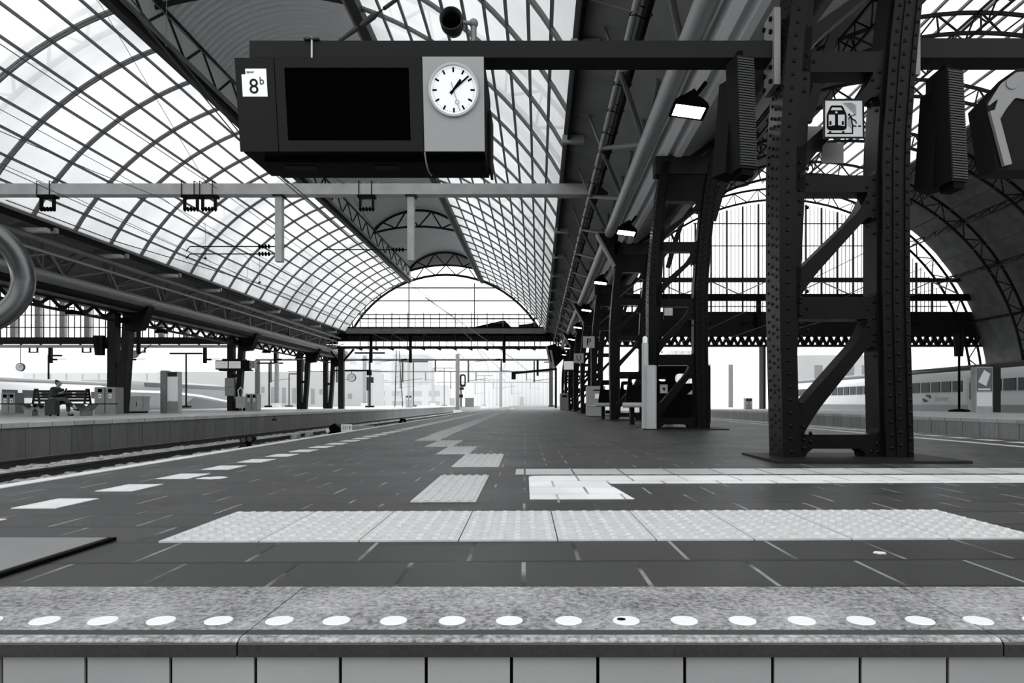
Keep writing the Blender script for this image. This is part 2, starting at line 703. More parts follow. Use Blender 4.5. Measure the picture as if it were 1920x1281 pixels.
for a, b in zip(jx[:-1], jx[1:]):
    mb.box(a + 0.003, b - 0.003, 1.256, 1.27, -0.175, -0.028)
r = mb.build('stair_riser_tile', M['riser'])
tag(r, 'pale grey upright tiles of the topmost stair riser', 'wall tiles', kind='structure')
o = MB().box(-2.6, 2.9, 1.262, 1.57, -0.9, -0.041).build('wall_front', M['black'])
tag(o, 'dark backing of the stair head behind the riser tiles', 'wall', kind='structure')
o = MB().box(-2.6, 2.9, 0.95, 1.255, -0.2, -0.176).build('floor_stair', M['granite'])
tag(o, 'granite tread below the stair head', 'stair', kind='structure')

# floor hatch at the left
t = thing('floor_plate', 'pale grey raised floor plate left of the stair head', 'floor plate', (-1.95, 1.87, 0))
MB().box(-2.62, -1.345, 1.615, 2.145, 0.0005, 0.013).build('slab', M['steel'], t)
mb = MB().box(-1.343, -1.325, 1.61, 2.16, 0.0005, 0.011).box(-2.62, -1.343, 2.146, 2.16, 0.0005, 0.011)
mb.build('rim', M['black'], t)

# tactile warning strip
t = thing('tactile_strip', 'wide white studded tactile paving strip across the platform', 'tactile paving', rz=TH)
for r_ in range(2):
    for c_ in range(9):
        x0 = -1.133 + c_ * 0.3085
        y0 = 2.142 + r_ * 0.289
        mb = MB().box(x0 + 0.002, x0 + 0.3065, y0 + 0.0015, y0 + 0.2875, 0.0005, 0.006)
        for a in range(6):
            for b in range(5):
                cx, cy = x0 + 0.026 + a * 0.0515, y0 + 0.03 + b * 0.057
                mb.lathe([(0.0135, 0.006), (0.0115, 0.0105), (0.009, 0.0112)], (cx, cy, 0), 9)
        mb.build('studded_tile', M['tact'], t, world=False)
# guide strip
t = thing('guide_strip', 'white ribbed guide path stepping left and running down the platform', 'tactile paving', rz=TH)
segs = [(3.0, 4.08, -0.5, -0.215), (4.66, 5.80, -0.5, -0.18), (5.84, 6.82, -0.755, -0.475), (6.85, 7.95, -1.0, -0.72), (8.0, 9.45, -1.28, -1.0)]
y = 9.5
while y < 66:
    segs.append((y, y + 2.95, -1.31, -1.02))
    y += 3.0
for (y0, y1, x0, x1) in segs:
    mb = MB().box(x0, x1, y0, y1, 0.0005, 0.005)
    for k in range(6):
        c = x0 + (k + 0.5) * (x1 - x0) / 6
        mb.prism([(c - 0.014, 0.005), (c - 0.008, 0.0105), (c + 0.008, 0.0105), (c + 0.014, 0.005)], y0, y1, lambda a, b, q: Vector((a, q, b)))
    mb.build('ribbed_tile', M['tact'], t, world=False)
# dashes at the left
t = thing('dashed_line', 'row of white paving stones dashed along the left platform edge', 'platform marking', rz=TH)
for k in range(70):
    y0 = 2.85 - 0.55 + k * 0.55
    MB().box(-2.1, -1.92, y0, y0 + 0.285, 0.0005, 0.0035).build('white_stone', M['paint'], t, world=False)
t = thing('dashed_line', 'row of white paving stones dashed along the right platform edge', 'platform marking', rz=TH)
for k in range(40):
    y0 = 4 + k * 0.55
    MB().box(5.35, 5.53, y0, y0 + 0.285, 0.0005, 0.0035).build('white_stone', M['paint'], t, world=False)
t = thing('guide_line', 'solid white line along the right platform edge behind the column', 'platform marking', rz=TH)
MB().box(4.86, 4.99, 5.0, 60, 0.0005, 0.0035).build('white_line', M['paint'], t, world=False)
# painted smoking-zone line with its block end
t = thing('painted_line', 'white painted line with a broad block end on the paving', 'floor marking', rz=TH)
mb = MB()
L = rounded([(0.02, 3.08), (0.49, 3.08), (0.44, 3.68), (5.2, 3.68), (5.2, 4.08), (0.02, 4.08)], [0, 0, 0, 0, 0, 0.08])
mb.prism(L, 0.0005, 0.003, lambda a, b, q: Vector((a, b, q)))
mb.build('paint', M['paleline'], t, world=False)
t = thing('pale_tile_row', 'pale grey paving row beyond the white painted line', 'paving', rz=TH)
MB().box(-0.06, 5.3, 4.14, 4.5, 0.0005, 0.003).build('tile_row', M['greyline'], t, world=False)
# chewed spots and a dropped leaf
for i, (u, v, rr) in enumerate(((398, 897, 0.1), (1650, 1038, 0.022))):
    Y = gy(v)
    X = (u - CX) * Y / F
    pts = [(X + rr * (0.6 + 0.4 * random.random()) * math.cos(a), Y + rr * (0.6 + 0.4 * random.random()) * math.sin(a)) for a in [k * PI / 7 for k in range(14)]]
    o = MB().prism(pts, 0.0008, 0.003, lambda a, b, q: Vector((a, b, q))).build('paint_spot', M['paint'])
    tag(o, ['ragged white spot beside the dashed stones on the left', 'small round pale spot on the paving at the right'][i], 'spot')

# opposite platform
o = MB().box(-26, -11.16, -60, 172, -0.9, -0.1).build('wall_left', M['wall_l'])
o.rotation_euler.z = TH
tag(o, 'stained concrete side wall of the opposite platform', 'wall', kind='structure')
o = MB().box(-26, -11.1, -60, 172, -0.1, 0.0).build('trim_2', M['cope'])
o.rotation_euler.z = TH
tag(o, 'coping stones along the opposite platform', 'coping', kind='structure')
o = MB().box(-25.8, -11.4, -60, 172, 0.0, 0.004).build('floor_left', M['farpave'])
o.rotation_euler.z = TH
tag(o, 'pale paving of the opposite platform', 'floor', kind='structure')
o = MB().box(13.05, 23, 4, 330, -0.9, -0.1).build('wall_right', M['wall_r'])
o.rotation_euler.z = TH
tag(o, 'pale concrete side wall of the platform in the right hall', 'wall', kind='structure')
o = MB().box(13, 23, 4, 330, -0.1, 0.0).build('trim_3', M['cope'])
o.rotation_euler.z = TH
tag(o, 'coping stones along the platform in the right hall', 'coping', kind='structure')

o = MB().box(-2.65, 5.85, -60, -3.2, -0.9, 0.0).build('floor_south', M['tile'])
o.rotation_euler.z = TH
tag(o, 'dark paving of the platform behind the stairs', 'floor', kind='structure')
o = MB().box(-34, 40, -23, -22, -0.9, 7.0).build('wall_unseen_dark', M['dark'])  # added out of view so column and sign fronts reflect dark, not sky
tag(o, 'added unseen dark wall behind the stairs, darkening reflections on the column fronts', 'wall', kind='structure')
# ballast bed and rails
bm = MB()
nx, ny = 60, 260
vs, fs = [], []
for j in range(ny + 1):
    for i in range(nx + 1):
        x = -11.1 + 4.3 * i / nx
        yy = 7 + 48 * (j / ny) ** 1.5
        vs.append((x + random.uniform(-.02, .02), yy, -0.86 + random.uniform(-0.05, 0.055)))
for j in range(ny):
    for i in range(nx):
        a = j * (nx + 1) + i
        fs.append((a, a + 1, a + nx + 2, a + nx + 1))
o = MB().add(vs, fs).build('track_gravel', M['ballast'], fix=False)
o.rotation_euler.z = TH
tag(o, 'coarse pale track ballast between the rails', 'gravel', kind='stuff')
RP = [(-0.07, 0), (0.07, 0), (0.07, 0.015), (0.02, 0.035), (0.012, 0.05), (0.012, 0.125), (0.036, 0.135), (0.036, 0.168), (0.028, 0.175), (-0.028, 0.175), (-0.036, 0.168), (-0.036, 0.135), (-0.012, 0.125), (-0.012, 0.05), (-0.02, 0.035), (-0.07, 0.015)]
for i, (x, lab) in enumerate(((-10.25, 'steel rail nearest the opposite platform wall'), (-8.42, 'steel rail on the near side of the opposite track'), (-5.3, 'steel rail of the hidden near track, outer one'), (-3.87, 'steel rail of the hidden near track, beside our platform'))):
    t = thing('rail', lab, 'rail', rz=TH, group='running rails')
    MB().prism(RP, 2, 260, lambda a, b, q: Vector((x + a, q, -0.87 + b))).build('rail_web', M['railside'], t, world=False)
    MB().box(x - 0.03, x + 0.03, 2, 260, -0.695, -0.6935).build('running_surface', M['rail'], t, world=False)
for k in range(60):
    X, Y = fl(-9.33, 9 + k * 0.62)
    if k == 0:
        s0 = MB().box(-1.35, 1.35, -0.13, 0.13, -0.06, 0.03).build('sleeper', M['stones'])
        s0.location = (X, Y, -0.87)
        s0.rotation_euler.z = TH
        tag(s0, 'pale concrete sleeper under the rails of the opposite track', 'sleeper', 'sleepers of the opposite track')
    else:
        s = s0.copy()
        C.objects.link(s)
        s.location = (X, Y, -0.87)

# ------------------------------------------------------------------ main vault
RC, RZ, RR = -7.5, 1.66, 9.31
A0, A1 = math.radians(29.3), math.radians(71.5)     # eave and lantern edge, measured from the horizontal
YB, YE = 4.0, 55.5
YR = 3.0        # front edge of the roof sheets, above the stair head
RIB0, RIBP = 21.16, 1.91


def arc(a, r=RR, side=-1):
    return (RC + side * r * math.cos(a), RZ + r * math.sin(a))


ceil = thing('ceiling', 'barrel vault of frosted glass over the tracks', 'roof', (RC, YE, 6), kind='structure')
ribs = [RIB0 + RIBP * k for k in range(-15, 19)]
ribs = [y for y in ribs if YB <= y <= YE + 0.3]
for side in (-1, 1):
    mb = MB()
    n = 10
    for i in range(n):
        a, b = A0 + (A1 - A0) * i / n, A0 + (A1 - A0) * (i + 1) / n
        (x0, z0), (x1, z1) = arc(a, RR, side), arc(b, RR, side)
        mb.add([(x0, YR, z0), (x0, YE, z0), (x1, YE, z1), (x1, YR, z1)], [(0, 1, 2, 3)], True)
    gl = mb.build('glazing', M['glass'], ceil, fix=False)
    for i in range(n + 1):
        a = A0 + (A1 - A0) * i / n
        x, z = arc(a, RR - 0.06, side)
        MB().bar((x, YB, z), (x, YE, z), 0.065, 0.06).build('purlin', M['rib'], ceil)
    for y in ribs:
        mb = MB()
        for dy in (-0.055, 0.055):
            pts = []
            for k in range(15):
                a = A0 + (A1 - A0) * k / 14
                x, z = arc(a, RR - 0.06, side)
                pts.append((x, y + dy, z))
            for p, q in zip(pts[:-1], pts[1:]):
                mb.bar(p, q, 0.036, 0.06)
        mb.build('rib', M['rib'], ceil)

# corrugated lantern strip with its trusses
HW, LZ, RISE = 2.85, 11.3, 1.35
LR = (HW * HW + RISE * RISE) / (2 * RISE)
LCZ = LZ + RISE - LR
LA = math.asin(HW / LR)
vs, fs = [], []
NA = 14
steps = int((YE - YB) / 0.26 * 8)
for j in range(steps + 1):
    y = YB + 0.26 * j / 8
    dz = (0, 0, 0, 0, 0.0, 0.11, 0.11, 0.11)[j % 8]
    for i in range(NA + 1):
        a = -LA + 2 * LA * i / NA
        vs.append((RC + (LR + dz) * math.sin(a), y, LCZ + (LR + dz) * math.cos(a)))
for j in range(steps):
    for i in range(NA):
        a = j * (NA + 1) + i
        fs.append((a, a + 1, a + NA + 2, a + NA + 1))
lan = thing('ceiling_lantern', 'dark corrugated lantern strip along the crown of the vault', 'roof', (RC, YE, 11), kind='structure')
MB().add(vs, fs, False).build('corrugated_sheet', M['corr'], lan, fix=False)
for side in (-1, 1):
    xb = RC + side * 2.95
    MB().box(xb - 0.12, xb + 0.12, YB, YE, 10.12, 10.42).build('valley_beam', M['truss'], lan)
    MB().tube([(RC + side * 2.8, YB, LZ - 0.02), (RC + side * 2.8, YE, LZ - 0.02)], 0.055, 8).build('upper_chord', M['truss'], lan)
    MB().tube([(RC + side * 2.72, YB, 10.35), (RC + side * 2.72, YE, 10.35)], 0.07, 8).build('lower_chord', M['rib'], lan)
    mb = MB()
    y = YB
    k = 0
    while y < YE - 0.9:
        z0, z1 = (10.4, LZ - 0.05) if k % 2 == 0 else (LZ - 0.05, 10.4)
        mb.tube([(RC + side * 2.78, y, z0), (RC + side * 2.78, y + 1.0, z1)], 0.035, 6)
        y += 1.0
        k += 1
    mb.build('lattice', M['truss'], lan)
    MB().box(min(RC + side * 2.8, RC + side * 3.05), max(RC + side * 2.8, RC + side * 3.05), YB, YE, 10.42, LZ + 0.05).build('side_sheet', M['corr'], lan)


def larc(t, zlow, rise, hw=2.85):
    # t in -1..1 across the strip
    r = (hw * hw + rise * rise) / (2 * rise)
    a = math.asin(hw / r) * t
    return (RC + r * math.sin(a), zlow + rise - r + r * math.cos(a))


for y in (6.4, 18.5, 30.9, 43.0, 55.0):
    mb = MB()
    up = [larc(-1 + k / 8, LZ - 0.1, RISE - 0.04) for k in range(17)]
    lo = [larc(-1 + k / 8, LZ - 0.22, 0.42) for k in range(17)]
    for ch, r in ((up, 0.08), (lo, 0.07)):
        mb.tube([(x, y, z) for x, z in ch], r, 8)
    mb.build('cross_arch', M['truss'], lan)
    mb = MB()
    idx = [0, 2, 4, 6, 8, 10, 12, 14, 16]
    for q, (i, j) in enumerate(zip(idx[:-1], idx[1:])):
        p0, p1 = (lo[i], up[j]) if q % 2 == 0 else (up[i], lo[j])
        mb.tube([(p0[0], y, p0[1]), (p1[0], y, p1[1])], 0.05, 6)
    mb.build('cross_arch_lattice', M['truss'], lan)
    if y > 50:
        continue
    # outside truss arch over the glass, seen as a blurred shade through it
    for side in (-1, 1):
        mb = MB()
        a_ = [arc(A0 + (A1 - A0) * k / 12, RR + 0.35, side) for k in range(13)]
        b_ = [arc(A0 + (A1 - A0) * k / 12, RR + 1.15, side) for k in range(13)]
        mb.tube([(x, y, z) for x, z in a_], 0.07, 6).tube([(x, y, z) for x, z in b_], 0.07, 6)
        for k in range(12):
            p0, p1 = (a_[k], b_[k + 1]) if k % 2 else (b_[k], a_[k + 1])
            mb.bar((p0[0], y, p0[1]), (p1[0], y, p1[1]), 0.06)
        mb.build('outer_truss', M['rib'], lan)

# end gable between the lantern and the end arch
gp = [(x, z + 0.1) for x, z in [larc(-1 + k / 8, LZ, RISE) for k in range(17)]]
gq = [(RC + 9.45 * math.cos(t), RZ + 0.25 + 9.75 * math.sin(t)) for t in [math.radians(72.5) + math.radians(35) * k / 12 for k in range(13)]]
MB().prism(gp + gq, YE - 0.06, YE, xz()).build('end_gable', M['corr'], lan)
# roof sheets behind the camera
mb = MB()
for i in range(NA):
    a, b = -LA + 2 * LA * i / NA, -LA + 2 * LA * (i + 1) / NA
    q = [(RC + LR * math.sin(a), LCZ + LR * math.cos(a)), (RC + LR * math.sin(b), LCZ + LR * math.cos(b)), (RC + (LR + .1) * math.sin(b), LCZ + (LR + .1) * math.cos(b)), (RC + (LR + .1) * math.sin(a), LCZ + (LR + .1) * math.cos(a))]
    mb.prism(q, YR, YB, lambda x, z, t: Vector((x, t, z)))
mb.box(RC - 3.05, RC - 2.8, YR, YB, 10.2, 11.4).box(RC + 2.8, RC + 3.05, YR, YB, 10.2, 11.4)
mb.build('rear_sheet', M['corr'], lan)
# end arch
ea = thing('end_arch', 'latticed steel arch closing the far end of the glass vault', 'arch', (RC, YE, 6.2))
a_ = [math.radians(25) + math.radians(130) * k / 24 for k in range(25)]
lo = [(RC + 8.75 * math.cos(t), RZ + 0.25 + 8.95 * math.sin(t)) for t in a_]
up = [(RC + 9.45 * math.cos(t), RZ + 0.25 + 9.75 * math.sin(t)) for t in a_]
MB().tube([(x, YE + 0.2, z) for x, z in lo], 0.1, 8).build('lower_chord', M['truss'], ea)
MB().tube([(x, YE + 0.2, z) for x, z in up], 0.1, 8).build('upper_chord', M['truss'], ea)
mb = MB()
for k in range(24):
    p0, p1 = (lo[k], up[k + 1]) if k % 2 else (up[k], lo[k + 1])
    mb.tube([(p0[0], YE + 0.2, p0[1]), (p1[0], YE + 0.2, p1[1])], 0.045, 6)
mb.build('lattice', M['truss'], ea)
mb = MB()
for z, hw in ((8.75, 7.0), (9.8, 5.1)):
    mb.bar((RC - hw, YE + 0.2, z), (RC + hw, YE + 0.2, z), 0.09)
for x in (-10.5, -5.2):
    mb.bar((x, YE + 0.2, 6.2), (x, YE + 0.2, 10.2), 0.08)
mb.build('wind_bar', M['rib'], ea)

# ------------------------------------------------------------------ eaves, gutters and tubes along both sides
for side, nm in ((1, 'right'), (-1, 'left')):
    def X(x, s=side):
        return x if s == 1 else 2 * RC - x
    b = thing('trim_eave_' + nm, 'dark eave board with grey soffit panels along the %s side of the vault' % nm, 'eave', (X(0.63), YE, 6), kind='structure')
    x0, x1 = sorted((X(0.60), X(0.67)))
    MB().box(x0, x1, YB, YE, 5.98, 6.3).build('fascia', M['dark'], b)
    prof = [(X(0.67), 6.16), (X(1.45), 5.95), (X(1.45), 6.0), (X(0.67), 6.22)]
    mb = MB()
    y = YB
    while y < YE:
        mb.prism(prof, y + 0.012, min(y + 1.9, YE), lambda a, c, q: Vector((a, q, c)))
        y += 1.91
    mb.build('soffit_panel', M['soffit'], b)
    mb = MB()
    y = 3.0
    while y < YE:
        mb.box(*sorted((X(0.5), X(0.95))), y, y + 0.12, 5.92, 6.08)
        y += 1.91 * 2
    mb.build('eave_bracket', M['tube'], b)
    prof = [(X(1.45), 6.0), (X(2.0), 5.55), (X(2.25), 4.98), (X(2.3), 5.02), (X(2.05), 5.6), (X(1.5), 6.06)]
    MB().prism(prof, YB, YE, lambda a, c, q: Vector((a, q, c))).build('gutter_wall', M['soffit'], b)
    prof = [(X(2.05), 4.62), (X(2.42), 4.62), (X(2.42), 4.98), (X(2.38), 4.98), (X(2.38), 4.66), (X(2.30), 4.66), (X(2.30), 4.72), (X(2.22), 4.72), (X(2.22), 4.66), (X(2.09), 4.66), (X(2.09), 4.8), (X(2.05), 4.8)]
    prof = [(X(2.06), 4.66), (X(2.16), 4.60), (X(2.2), 4.66), (X(2.26), 4.66), (X(2.3), 4.58), (X(2.4), 4.58), (X(2.42), 4.98), (X(2.06), 4.98)]
    MB().prism(prof, YB, YE, lambda a, c, q: Vector((a, q, c))).build('cable_tray', M['tray'], b)
    prof = [(X(2.42), 4.75), (X(3.6), 5.1), (X(3.6), 5.16), (X(2.42), 4.82)]
    MB().prism(prof, YB, YE, lambda a, c, q: Vector((a, q, c))).build('valley_sheet', M['soffit'], b)

    p = thing('roof_truss', 'long tubular edge truss carrying the %s side of the vault' % nm, 'truss', (X(1.5), YE, 5), kind='structure')
    MB().tube([(X(1.84), YB, 4.86), (X(1.84), YE, 4.86)], 0.13, 14).build('lower_tube', M['tube'], p)
    MB().tube([(X(1.22), YB, 5.42), (X(1.22), YE, 5.42)], 0.05, 10).build('upper_tube', M['tube'], p)
    y = YB
    while y < YE - 1:
        m = MB()
        m.tube([(X(1.22), y, 5.42), (X(1.82), y + 1.57, 4.9)], 0.045, 8)
        m.tube([(X(1.22), y + 3.14, 5.42), (X(1.82), y + 1.57, 4.9)], 0.045, 8)
        m.tube([(X(1.9), y + 0.7, 5.6), (X(1.84), y + 1.57, 4.9)], 0.04, 6)
        m.tube([(X(1.9), y + 2.3, 5.6), (X(1.84), y + 1.57, 4.9)], 0.04, 6)
        m.tube([(X(1.22), y, 5.42), (X(0.98), y, 6.05)], 0.03, 6)
        m.build('web_member', M['steel'], p)
        y += 3.14
    if side == 1:
        t = thing('drain_pipe', 'dark horizontal pipe clamped beside the upper truss tube on the right', 'pipe', (1.36, YE, 5.36))
        MB().tube([(1.37, YB, 5.36), (1.37, YE, 5.36)], 0.055, 10).build('pipe', M['dark'], t)
        mb = MB()
        y = 3.0
        while y < YE:
            mb.tube([(1.15, y, 5.34), (1.24, y, 5.48), (1.36, y, 5.43), (1.44, y, 5.34), (1.36, y, 5.29), (1.22, y, 5.35)], 0.009, 5, closed=True)
            y += 0.95
        mb.build('pipe_clamp', M['black'], t)
    else:
        t = thing('gutter_beam', 'long grey rounded gutter beam on the left row of columns', 'beam', (-17.4, YE, 4.6), kind='structure')
        prof = [(-16.75 - 0.6 * (1 - math.cos(q)), 4.95 - 0.3 + 0.3 * math.cos(q * 1)) for q in [k * PI / 8 for k in range(9)]]
        MB().prism([(-16.85, 4.62), (-16.75, 4.72), (-16.75, 4.98), (-18.4, 4.98), (-18.4, 4.35), (-17.2, 4.35)], YB, YE + 5, lambda a, c, q: Vector((a, q, c))).build('gutter', M['steel'], t)
        MB().tube([(-17.05, YB, 4.5), (-17.05, YE + 5, 4.5)], 0.16, 12).build('lower_roll', M['dark'], t)
        MB().tube([(-16.0, YB, 5.72), (-16.0, YE, 5.72)], 0.1, 10).build('eave_tube', M['steel'], t)
        k = 0
        y = 10.0
        while y < YE:
            m = MB()
            m.box(-16.35, -15.3, y - 0.1, y + 0.1, 5.78, 5.9)
            m.build('cantilever_bracket', M['light'], t)
            m = MB()
            for dy in (-1.6, -0.9, 0.9, 1.6):
                m.tube([(-16.85, y + 1.9, 4.98), (-16.2, y + 1.9 + dy, 5.75)], 0.04, 6)
            m.build('strut_fan', M['steel'], t)
            y += 3.82
        # lattice girder below
        t = thing('lattice_girder', 'dark riveted lattice girder under the left gutter beam', 'girder', (-17.8, YE, 4.1), kind='structure')
        MB().box(-17.9, -17.7, YB, YE + 5, 4.3, 4.4).build('top_chord', M['iron2'], t)
        MB().box(-17.9, -17.7, YB, YE + 5, 3.88, 3.96).build('bottom_chord', M['iron2'], t)
        mb = MB()
        y = YB
        k = 0
        while y < YE + 4:
            z0, z1 = (3.95, 4.32) if k % 2 else (4.32, 3.95)
            mb.bar((-17.8, y, z0), (-17.8, y + 0.62, z1), 0.1, 0.08)
            if k % 2 == 0:
                mb.prism([(y + 0.40, 3.95), (y + 0.84, 3.95), (y + 0.7, 4.1), (y + 0.54, 4.1)], -17.84, -17.76, lambda a, c, q: Vector((q, a, c)))
            y += 0.62
            k += 1
        mb.build('lattice', M['iron2'], t)

# ------------------------------------------------------------------ riveted columns of our platform
COLX, COLP, COL0 = 2.386, 6.28, 5.28


def sway(z):
    pts = [(0, 0), (1.2, -0.03), (2.4, -0.03), (3.2, 0.03), (4.0, 0.12), (5.0, 0.3)]
    for (a, b), (c, d) in zip(pts[:-1], pts[1:]):
        if z <= c:
            return b + (d - b) * (z - a) / (c - a)
    return pts[-1][1]


def bend(mb):
    for p in mb.v:
        p.x += sway(max(p.z, 0))
    return mb


def post(x0, x1, y0, y1, z1=4.5, n=18):
    mb = MB()
    vs, fs = [], []
    for i in range(n + 1):
        z = z1 * i / n
        vs += [(x0, y0, z), (x1, y0, z), (x1, y1, z), (x0, y1, z)]
    for i in range(n):
        for k in range(4):
            k2 = (k + 1) % 4
            fs.append((i * 4 + k, i * 4 + k2, i * 4 + 4 + k2, i * 4 + 4 + k))
    fs += [(3, 2, 1, 0), (n * 4, n * 4 + 1, n * 4 + 2, n * 4 + 3)]
    return mb.add(vs, fs)


def web_plate():
    bars = [(0.08, 0.19), (1.085, 1.257), (2.07, 2.2), (3.0, 3.16), (3.85, 4.5)]
    xl, xr = -0.377, 0.262
    outer = [(-0.42, 0), (-0.33, 0), (-0.30, 0.05), (-0.26, 0.08), (0.10, 0.08), (0.14, 0.05), (0.15, 0.0), (0.36, 0), (0.36, 4.5), (-0.42, 4.5)]
    holes = []
    for (a, zb), (zt, b) in zip(bars[:-1], bars[1:]):
        hh = zt - zb
        holes.append(rounded([(xl, zt), (0.20, zt), (0.12, zt - 0.16), (xl + 0.05, zb + 0.27 * hh), (xl, zb + 0.30 * hh)], [0.02, 0.02, 0.12, 0.07, 0.05]))
        holes.append(rounded([(xr, zb + 0.76 * hh), (0.19, zb + 0.76 * hh), (-0.22, zb + 0.2 * hh), (-0.33, zb), (xr, zb)], [0.05, 0.05, 0.2, 0.03, 0.05]))
    mb = MB()
    mb.plate(outer, holes, 0.05, 0.23, xz())
    return bend(mb)


col = thing('iron_column', 'nearest riveted black iron lattice column, carrying the train pictogram sign', 'column', (COLX, COL0, 0), 'riveted columns of the platform')
web_plate().build('lattice_web', M['iron'], col, world=False)
bend(post(-0.508, -0.38, 0.0, 0.32)).build('flange', M['iron'], col, world=False)
bend(post(0.283, 0.36, 0.0, 0.32)).build('flange', M['iron'], col, world=False)
mb = MB()
for x0, x1, y0 in ((0.36, 0.42, -0.012), (0.42, 0.455, 0.006), (0.455, 0.492, -0.006)):
    p = post(x0, x1, y0, 0.32)
    mb.add(p.v, p.f)
bend(mb).build('flange_plate', M['iron'], col, world=False)
mb = MB()
z = 0.07
r_ = 0
while z < 4.35:
    for yy in (0.065, 0.16, 0.255):
        mb.hemi((-0.508, yy, z + (0.035 if yy == 0.16 else 0) + (0.02 if r_ % 3 == 2 else 0)), (-1, 0, 0), 0.0135)
    z += 0.078
    r_ += 1
z = 0.06
k = 0
while z < 4.35:
    mb.hemi((-0.445, 0.0, z), (0, -1, 0), 0.016)
    mb.hemi((0.325, 0.0, z + 0.03), (0, -1, 0), 0.016)
    mb.hemi((0.473, -0.006, z), (0, -1, 0), 0.015)
    mb.hemi((0.39, -0.012, z + 0.05), (0, -1, 0), 0.016)
    z += 0.1
for zc in (0.135, 0.2, 1.0, 1.17, 1.3, 1.95, 2.135, 2.25, 2.9, 3.08):
    for q in range(3):
        mb.hemi((-0.33 + 0.055 * (q % 2), 0.05, zc + 0.05 * (q - 1)), (0, -1, 0), 0.016)
        mb.hemi((0.24 + 0.0 * q - 0.05 * (q % 2), 0.05, zc - 0.14 + 0.06 * (q - 1)), (0, -1, 0), 0.016)
rv = bend(mb).build('rivet', M['iron'], col, world=False)
rv['kind'] = 'stuff'
MB().box(-0.68, 0.72, -0.36, 0.5, 0.0005, 0.018).build('base_plate', M['iron2'], col, world=False)
# head beam and strut
MB().box(-0.42, 0.95, 0.02, 0.3, 4.3, 4.6).build('head_beam', M['iron2'], col, world=False)
MB().bar((-0.2, 0.16, 4.3), (0.85, 0.16, 5.05), 0.12, 0.1).build('head_strut', M['iron2'], col, world=False)
names = ['nearest', 'second riveted black lattice column, behind the pale round post', 'third riveted black lattice column along the platform', 'fourth riveted black lattice column, with the P sign',
         'fifth riveted black lattice column, with the U sign', 'sixth riveted black lattice column along the platform', 'seventh riveted black lattice column along the platform',
         'eighth riveted black lattice column, last but one of the row', 'ninth riveted black lattice column, farthest of the row']
for k in range(1, 9):
    c = dup(col, (COLX, COL0 + COLP * k, 0), names[k])
    if k % 2 == 0:
        MB().prism([(-0.85, 4.86), (-0.25, 4.86), (-0.25, 4.0), (-0.38, 4.0)], 0.02, 0.3, xz()).build('head_bracket', M['dark'], c, world=False)
        MB().bar((-0.87, 0.16, 4.86), (-0.40, 0.16, 4.0), 0.32, 0.05, up=(0, 0, 1)).build('bracket_flange', M['steel'], c, world=False)

# ------------------------------------------------------------------ cantilever beam, departure sign, clock
t = thing('sign_beam', 'long black box beam reaching left from the nearest column and holding the departure sign', 'beam', (1.86, 5.5, 3.2))
MB().box(-2.27, 1.85, 5.4, 5.6, 3.147, 3.28).build('box_beam', M['panelgrey'], t)
MB().box(1.835, 1.885, 5.36, 5.6, 2.92, 3.52).build('end_plate', M['steel'], t)
mb = MB()
for z in (2.97, 3.08, 3.36, 3.46):
    for y in (5.42, 5.58):
        mb.lathe([(0.018, 0), (0.018, -0.02)], (1.835, y, z), 6, 'x', False)
mb.build('bolt', M['dark'], t)
MB().box(-1.84, -1.72, 5.38, 5.62, 3.281, 3.295).build('clamp_plate', M['truss'], t)
mb = MB().tube([(-1.777, 5.39, 2.99), (-1.777, 5.39, 3.30), (-1.777, 5.5, 3.325), (-1.777, 5.61, 3.30), (-1.777, 5.61, 2.99)], 0.008, 8)
mb.build('clamp_rod', M['palegrey'], t)
t = thing('sign_beam', 'black box beam reaching right from the nearest column into the old hall', 'beam', (2.95, 5.5, 3.2))
MB().box(2.87, 7.5, 5.4, 5.6, 3.147, 3.30).build('box_beam', M['panelgrey'], t)
MB().box(2.87, 2.98, 5.37, 5.63, 3.0, 3.75).build('end_plate', M['steel'], t)


def fs(x, h, d):
    return Vector((x, 5.2 - 0.1 * h - d, 2.333 + 0.655 * h))


def ft(x0, h0, sc=1.0):
    return lambda a, b, d: fs(x0 + a * sc, h0 + b * sc / 0.655, 0.004 + d)


sign = thing('departure_sign', 'black platform departure sign with blank screen, number tab and clock, hung under the beam', 'sign', (-1.3, 5.5, 2.65))
side = [(5.2, 2.333), (5.10, 2.988), (5.50, 3.146), (5.80, 2.99), (5.78, 2.333)]
side = [(5.21, 2.335), (5.112, 2.985), (5.3, 3.02), (5.7, 3.02), (5.86, 2.985), (5.76, 2.335)]
MB().prism(side, -2.235, -0.41, lambda a, b, q: Vector((q, a, b))).build('housing', M['black'], sign)
MB().box(-1.6, -1.5, 5.45, 5.55, 3.0, 3.15).box(-0.8, -0.7, 5.45, 5.55, 3.0, 3.15).build('hanger', M['black'], sign)
MB().plate(rect(-2.25, -1.962, 0, 1), [], 0, 0.012, fs).build('side_panel', M['panelgrey'], sign)
mb = MB().plate(rect(-1.955, -0.866, 0.0, 1), [rounded(rect(-1.886, -0.962, 0.117, 0.896), 0.012)], 0, 0.014, fs)
scr = mb.build('screen_frame', M['panelgrey'], sign)
MB().plate(rect(-1.90, -0.95, 0.10, 0.91), [], -0.004, 0.003, fs).build('screen', M['screen'], sign)
MB().plate(rect(-0.860, -0.407, 0.0, 1.01), [], 0, 0.016, fs).build('clock_panel', M['clockgrey'], sign)
st = MB().plate([(-2.205, 0.59), (-2.02, 0.59), (-2.02, 0.885), (-2.175, 0.885), (-2.175, 0.825), (-2.205, 0.825)], [], 0.0125, 0.0135, fs).build('number_tab', M['white'], sign)
mb = MB().text('8', 0.15, lambda a, b, d: fs(-2.118 + a, 0.69 + b / 0.655, 0.015 + d))
